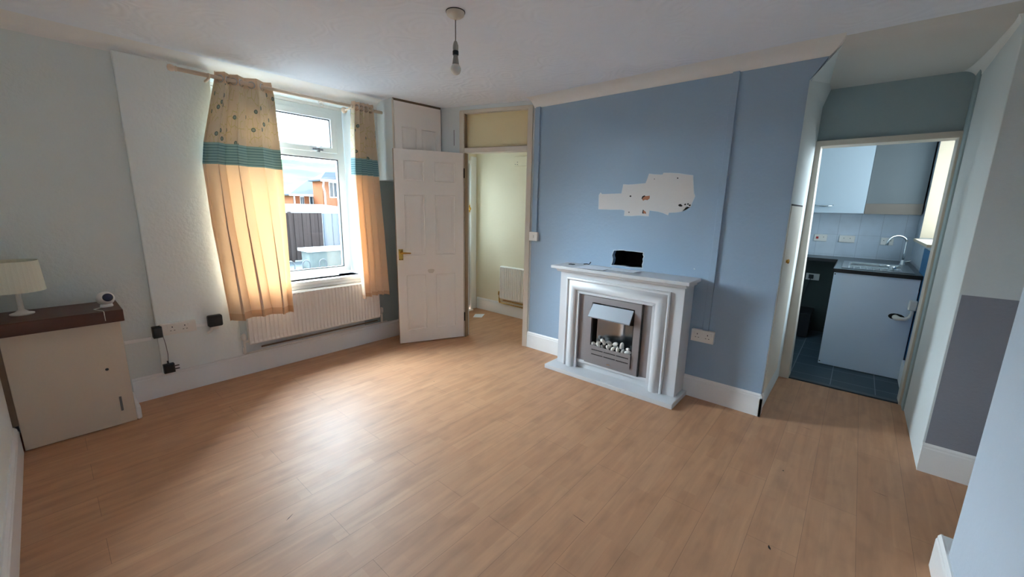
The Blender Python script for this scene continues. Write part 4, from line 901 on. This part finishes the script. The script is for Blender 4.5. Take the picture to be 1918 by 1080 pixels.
# ---------------------------------------------------------------- kitchen
t = thing('wall_cabinet', 'pale blue-white kitchen wall cabinet with chrome handle', 'cabinet', (6.3, .3, 1.51))
MB().box(6.14, 6.449, -.01, .62, 1.512, 2.45).build('body', M['kdoor'], t)
d_ = MB().box(6.12, 6.138, -.008, .62, 1.51, 2.45).build('door', M['kdoor'], t, bevel=.002)
mb = MB(); mb.tube([(6.12, .445, 1.60), (6.098, .43, 1.592), (6.094, .36, 1.588), (6.098, .29, 1.592), (6.12, .275, 1.60)], [.005, .007, .009, .007, .005], 8); mb.build('handle', M['chrome'], d_, smooth=True)
t = thing('wall_cabinet', 'doorless wall cabinet covered by a faded grey board', 'cabinet', (6.3, -.24, 1.51))
MB().box(6.15, 6.449, -.478, -.012, 1.512, 2.45).build('body', M['kpanel'], t)
MB().box(6.138, 6.15, -.478, -.012, 1.62, 2.45).build('front_board', M['kpanel'], t, bevel=.002)
MB().box(6.13, 6.15, -.478, -.012, 1.505, 1.62).build('bottom_board', M['kpanelb'], t, bevel=.002)
t = thing('worktop', 'dark L-shaped kitchen worktop around the steel sink', 'worktop', (5.9, 0, .945))
mb = MB().sheet_holes([(4.99, -.485), (6.449, -.485), (6.449, 1.2), (6.02, 1.2), (6.02, .135), (4.99, .135)], [[(5.12, -.42), (5.85, -.42), (5.85, .06), (5.12, .06)]], lambda a, b, q: (a, b, q), .945, .978)
mb.build('top', M['worktop'], t, bevel=.003)
mb = MB(); mb.box(4.984, 4.99, -.485, .137, .943, .979); mb.box(4.984, 6.02, .135, .139, .943, .979); mb.box(6.014, 6.02, .14, 1.2, .943, .979); mb.build('edge_band', M['wtedge'], t)
t = thing('sink', 'stainless steel inset sink with drainer in the worktop', 'sink', (5.5, -.18, .978))
def sh(x0, x1, y0_, y1_, z): return [(x0, y0_, z), (x1, y0_, z), (x1, y1_, z), (x0, y1_, z)]
mb = MB(); 
mb.sheet_holes([(5.09, -.44), (5.88, -.44), (5.88, .08), (5.09, .08)], [[(5.46, -.37), (5.80, -.37), (5.80, .03), (5.46, .03)], [(5.13, -.36), (5.42, -.36), (5.42, .03), (5.13, .03)]], lambda a, b, q: (a, b, q), .979, .984)
mb.ring_loft([sh(5.46, 5.80, -.37, .03, .983), sh(5.47, 5.79, -.36, .02, .97), sh(5.50, 5.76, -.33, -.01, .85)], True, False); mb.add(sh(5.50, 5.76, -.33, -.01, .85), [(0, 1, 2, 3)])
mb.ring_loft([sh(5.13, 5.42, -.36, .03, .983), sh(5.14, 5.41, -.35, .02, .972)], True, False); mb.add(sh(5.14, 5.41, -.35, .02, .972), [(0, 1, 2, 3)])
mb.build('basin', M['sinksteel'], t)
mb = MB()
for k in range(7): mb.tube([(5.16, -.31+k*.05, .973), (5.40, -.31+k*.05, .974)], .005, 6)
split_build(mb, 'drainer_rib', M['sinksteel'], t, smooth=True)
t = thing('kitchen_tap', 'tall chrome swan-neck tap behind the sink', 'tap', (5.95, -.40, .978))
arc = [(5.95, -.40, .98), (5.95, -.40, 1.12), (5.95, -.40, 1.21)]+[(5.95-.03*(1-math.cos(a)), -.40+.075*(1-math.cos(a)), 1.21+.075*math.sin(a)) for a in [math.pi*k/12 for k in range(1, 12)]]+[(5.885, -.245, 1.18)]
mb = MB(); mb.tube(arc, .0105, 12); mb.build('spout', M['chrome'], t, smooth=True)
mb = MB(); mb.lathe((5.95, -.40, .978), [(.028, 0), (.028, .006), (.02, .012), (.018, .05), (.012, .055)], 18); mb.tube([(5.95, -.40, 1.01), (5.95, -.45, 1.02), (5.95, -.462, 1.04)], .007, 8); mb.build('body', M['chrome'], t, smooth=True)
t = thing('sink_stopper', 'chrome mixer lever lying at the edge of sink', 'tap', (5.35, -.30, .984))
mb = MB(); mb.lathe((5.36, -.30, .984), [(.028, 0), (.03, .01), (.022, .026), (.001, .03)], 16); mb.tube([(5.36, -.30, 1.0), (5.37, -.24, 1.012), (5.38, -.20, 1.008)], [.012, .010, .012], 10); mb.build('body', M['chrome'], t, smooth=True)
t = thing('sink_unit', 'kitchen base unit with plain pale end panel under sink', 'cabinet', (5.5, -.18, 0))
mb = MB().box(5.0, 5.018, -.476, .128, .004, .943); mb.build('end_panel', M['kend'], t, bevel=.001)
MB().box(5.018, 6.44, -.48, .11, .1, .84).build('carcass', M['kend'], t)
mb = MB(); mb.lathe((4.999, .118, .925), [(.001, -.002), (.006, -.001), (.006, .001)], 8, 'x'); mb.lathe((4.999, .118, .03), [(.001, -.002), (.006, -.001), (.006, .001)], 8, 'x')
split_build(mb, 'screw', M['dark'], t); mb = MB()
mb.sheet_holes([(-.36+.045*math.cos(a)*(1.5 if math.cos(a) < 0 else 1), .588+.028*math.sin(a)) for a in [2*math.pi*k/14 for k in range(14)]], [], PE, 4.9985, 5.0); mb.build('cut_out', M['dark'], t)
t = thing('waste_pipe', 'white plastic elbow pipe beside the sink unit panel', 'pipe', (4.97, -.43, .58))
mb = MB(); mb.tube([(5.0, -.36, .585), (4.975, -.372, .58), (4.96, -.395, .58), (4.955, -.43, .585), (4.955, -.452, .605), (4.955, -.462, .64), (4.955, -.462, .72)], [.022, .024, .017, .015, .013, .013, .013], 12)
mb.build('elbow', M['plastic'], t, smooth=True)
mb = MB(); mb.box(4.93, 4.98, -.484, -.43, .67, .76); mb.build('valve_box', M['plastic'], t, bevel=.008)
struct('baseboard_kitchen', MB().box(4.47, 4.99, -.49, -.468, 0, .2), M['gloss_white'], 'short white skirting just inside kitchen doorway', 'skirting board', bevel=.003)
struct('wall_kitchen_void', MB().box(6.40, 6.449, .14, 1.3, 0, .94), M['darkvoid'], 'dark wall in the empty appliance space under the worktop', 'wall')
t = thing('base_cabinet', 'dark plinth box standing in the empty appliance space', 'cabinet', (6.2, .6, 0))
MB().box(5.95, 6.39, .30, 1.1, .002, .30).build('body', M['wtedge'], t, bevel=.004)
for lab, yy, zz, ww in (('white cooker switch with red rocker on left of kitchen tiles', .36, 1.20, .13), ('white double socket in the middle of kitchen tiles', .10, 1.20, .15), ('white socket on kitchen tiles next to the tap', -.265, 1.195, .11)):
    t = thing('kitchen_socket', lab, 'socket', (6.45, yy, zz))
    MB().box(6.436, 6.449, yy-ww/2, yy+ww/2, zz-.042, zz+.042).build('plate', M['plastic'], t, bevel=.003)
    mb = MB()
    if 'red' in lab:
        M['red'] = mat('red_rocker', (.5, .03, .03), .4); MB().box(6.43, 6.437, yy+.02, yy+.045, zz-.014, zz+.014).build('rocker', M['red'], t, bevel=.002)
    for e in (-.03, .03): mb.box(6.434, 6.437, yy+e-.004, yy+e+.004, zz+.005, zz+.014)
    split_build(mb, 'pin_hole', M['cable'], t)
t = thing('double_socket', 'dark shaded socket low in the kitchen appliance space', 'socket', (6.40, .40, .70))
MB().box(6.385, 6.4, .30, .44, .66, .745).build('plate', M['plastic'], t, bevel=.003)
mb = MB(); mb.box(6.35, 6.386, .36, .41, .68, .73); mb.tube([(6.36, .385, .69), (6.35, .40, .6), (6.36, .43, .45), (6.37, .45, .36)], .004, 6); mb.build('plug_lead', M['black'], t)

# ---------------------------------------------------------------- outside
struct('ground', MB().box(-40, 60, 4.4, 17.6, -.75, -.55), M['concrete'], 'pale concrete yard and street outside the window', 'ground')
# fence
t = thing('garden_fence', 'tall brown board fence across the street outside the window', 'fence', (6, 15, -.55))
mb = MB(); 
x = 3.0
mb.box(3.0, 6.78, 15.05, 15.08, -.5, 1.16)
k = 0
while x < 6.66: mb.box(x, x+.13, 15.0+.02*(k % 2), 15.05, -.5+.05*(k % 3 == 0), 1.16); x += .14; k += 1
mb.build('boards', M['fence'], t)
for xx in (4.2, 5.6): MB().box(xx, xx+.09, 14.93, 15.0, -.55, 1.2).build('post', M['fence'], t)
t = thing('garden_fence', 'faded blue-grey part of the board fence, at right in the window', 'fence', (8, 15, -.55))
mb = MB(); x = 6.8; k = 0
while x < 10.2: mb.box(x, x+.16, 14.96+.02*(k % 2), 15.02, -.5, 1.14); x += .17; k += 1
mb.build('boards', M['fence2'], t)
# white flat roofed garage behind the fence
t = thing('garage', 'white flat roofed garage behind the fence', 'garage', (7.5, 18.5, -.5))
MB().box(3, 9.9, 17.2, 21, -.5, 1.15).build('wall', M['whitepaint'], t)
mb = MB(); mb.add([(2.8,17,1.10),(9.95,17,1.10),(9.95,21,1.2),(2.8,21,1.2),(2.8,17,1.46),(7.7,17,1.46),(9.2,21,1.3),(2.8,21,1.5),(9.95,17,1.22)], [(0,3,2,1),(4,5,6,7),(0,1,8,5,4),(1,2,6,5,8),(2,3,7,6),(3,0,4,7)])
mb.build('roof', M['whitepaint'], t)
# stone wall stub with coping
t = thing('stone_pier', 'low stone wall with white coping outside the window', 'wall', (6.5, 13, -.55))
MB().box(5.35, 8.2, 12.9, 13.5, -.55, .0).build('stonework', M['stone'], t, bevel=.03)
MB().box(5.28, 8.3, 12.8, 13.6, .0, .09).build('coping', M['whitepaint'], t, bevel=.01)
t = thing('iron_railing', 'hooped iron railing close outside the window', 'railing', (2.5, 6.5, -.55))
mb = MB()
for cx in (1.9, 2.16, 2.41, 2.64, 2.9):
    mb.tube([(cx-.055, 6.5, -.5), (cx-.055, 6.5, .55)]+[(cx-.055*math.cos(a), 6.5, .55+.07*math.sin(a)) for a in [math.pi*k/10 for k in range(1, 10)]]+[(cx+.055, 6.5, .55), (cx+.055, 6.5, -.5)], .009, 8)
split_build(mb, 'hoop', M['iron'], t, smooth=True)
MB().box(1.7, 3.1, 6.485, 6.515, .28, .31).build('rail', M['iron'], t)
t = thing('front_garden_wall', 'low pale wall right in front of the iron railing', 'wall', (2.5, 6.0, -.55))
MB().box(-2, 8, 6.42, 6.62, -.55, .12).build('wall', M['concrete'], t, bevel=.01)
# houses
def house_window(mb_parent, x0, x1, z0, z1, y):
    f = MB(); f.box(x0, x1, y-.04, y, z0, z1); fo = f.build('window', M['whitepaint'], mb_parent)
    p = MB(); m_ = (x0+x1)/2; w_ = (x1-x0)*.12
    p.box(x0+w_*.6, m_-w_*.4, y-.05, y-.035, z0+.06, z1-.05); p.box(m_+w_*.4, x1-w_*.6, y-.05, y-.035, z0+.06, z1-.05); p.build('pane', M['housepane'], fo)
t = thing('house', 'lower orange brick house with grey slate roof, at left in window view', 'house', (12, 29, -.5))
MB().box(10.55, 15.5, 27.2, 33, -.8, 1.98).build('wall', M['orange_brick'], t)
mb = MB(); mb.add([(10.30, 27.0, 2.04), (15.7, 27.0, 2.04), (15.7, 30, 3.22), (12.75, 30, 3.1), (10.30, 33.3, 2.04), (15.7, 33.3, 2.04), (10.30, 27.0, 1.95), (15.7, 27.0, 1.95), (10.30, 33.3, 1.95), (15.7, 33.3, 1.95)],
    [(0,1,2,3),(0,3,4),(4,3,2,5),(1,5,2),(0,6,7,1),(0,4,8,6),(6,8,9,7),(4,5,9,8),(1,7,9,5)])
mb.build('roof', M['slate'], t)
mb = MB(); mb.box(10.28, 15.7, 26.93, 27.0, 1.93, 2.05); mb.build('gutter', M['whitepaint'], t)
house_window(t, 10.98, 11.22, 1.0, 1.92, 27.2); house_window(t, 11.55, 11.98, 1.0, 1.95, 27.2)
MB().tube([(10.62, 27.13, -.5), (10.62, 27.13, 1.9)], .05, 6).build('downpipe', M['whitepaint'], t)
t = thing('house', 'taller orange brick house with white eaves, at right in window view', 'house', (13.5, 27.5, -.5))
MB().box(11.66, 16, 25.5, 26.8, -.8, 2.84).build('wall', M['orange_brick'], t)
mb = MB(); mb.add([(11.45, 25.2, 2.92), (16.3, 25.2, 3.05), (16.3, 26.1, 3.6), (12.2, 26.1, 3.45), (11.45, 26.9, 2.92), (16.3, 26.9, 3.05), (11.45, 25.2, 2.84), (16.3, 25.2, 2.9), (16.3, 26.9, 2.9), (11.45, 26.9, 2.84)],
    [(0,1,2,3),(0,3,4),(4,3,2,5),(1,5,2),(0,6,7,1),(0,4,9,6),(6,9,8,7),(4,5,8,9),(1,7,8,5)])
mb.build('roof', M['slate'], t)
mb = MB(); mb.box(11.45, 16.3, 25.1, 25.2, 2.82, 2.95); mb.build('gutter', M['whitepaint'], t)
house_window(t, 12.08, 12.62, 1.86, 2.82, 25.5)
MB().tube([(11.76, 25.4, -.5), (11.76, 25.4, 2.2), (11.66, 25.35, 2.5), (11.68, 25.3, 2.8)], .05, 6).build('downpipe', M['whitepaint'], t)
# hillside
mb = MB(); NX, NY = 60, 40; vs = []
for j in range(NY+1):
    for i in range(NX+1):
        xx = -60+i*5; yy = 21.5+j*6.5; k = j/NY
        zz = -2+ (k**1.25)*30+4*noise.noise(Vector((xx*.012, yy*.014, 2)))*(.2+k)+1.1*noise.noise(Vector((xx*.06, yy*.06, 0)))*min(1, 3*k)
        vs.append((xx, yy, zz))
mb.add(vs, [(j*(NX+1)+i, j*(NX+1)+i+1, (j+1)*(NX+1)+i+1, (j+1)*(NX+1)+i) for j in range(NY) for i in range(NX)])
tag(mb.build('hillside', M['hill'], None, smooth=True), 'green hillside rising behind the houses', 'hill', kind='structure')
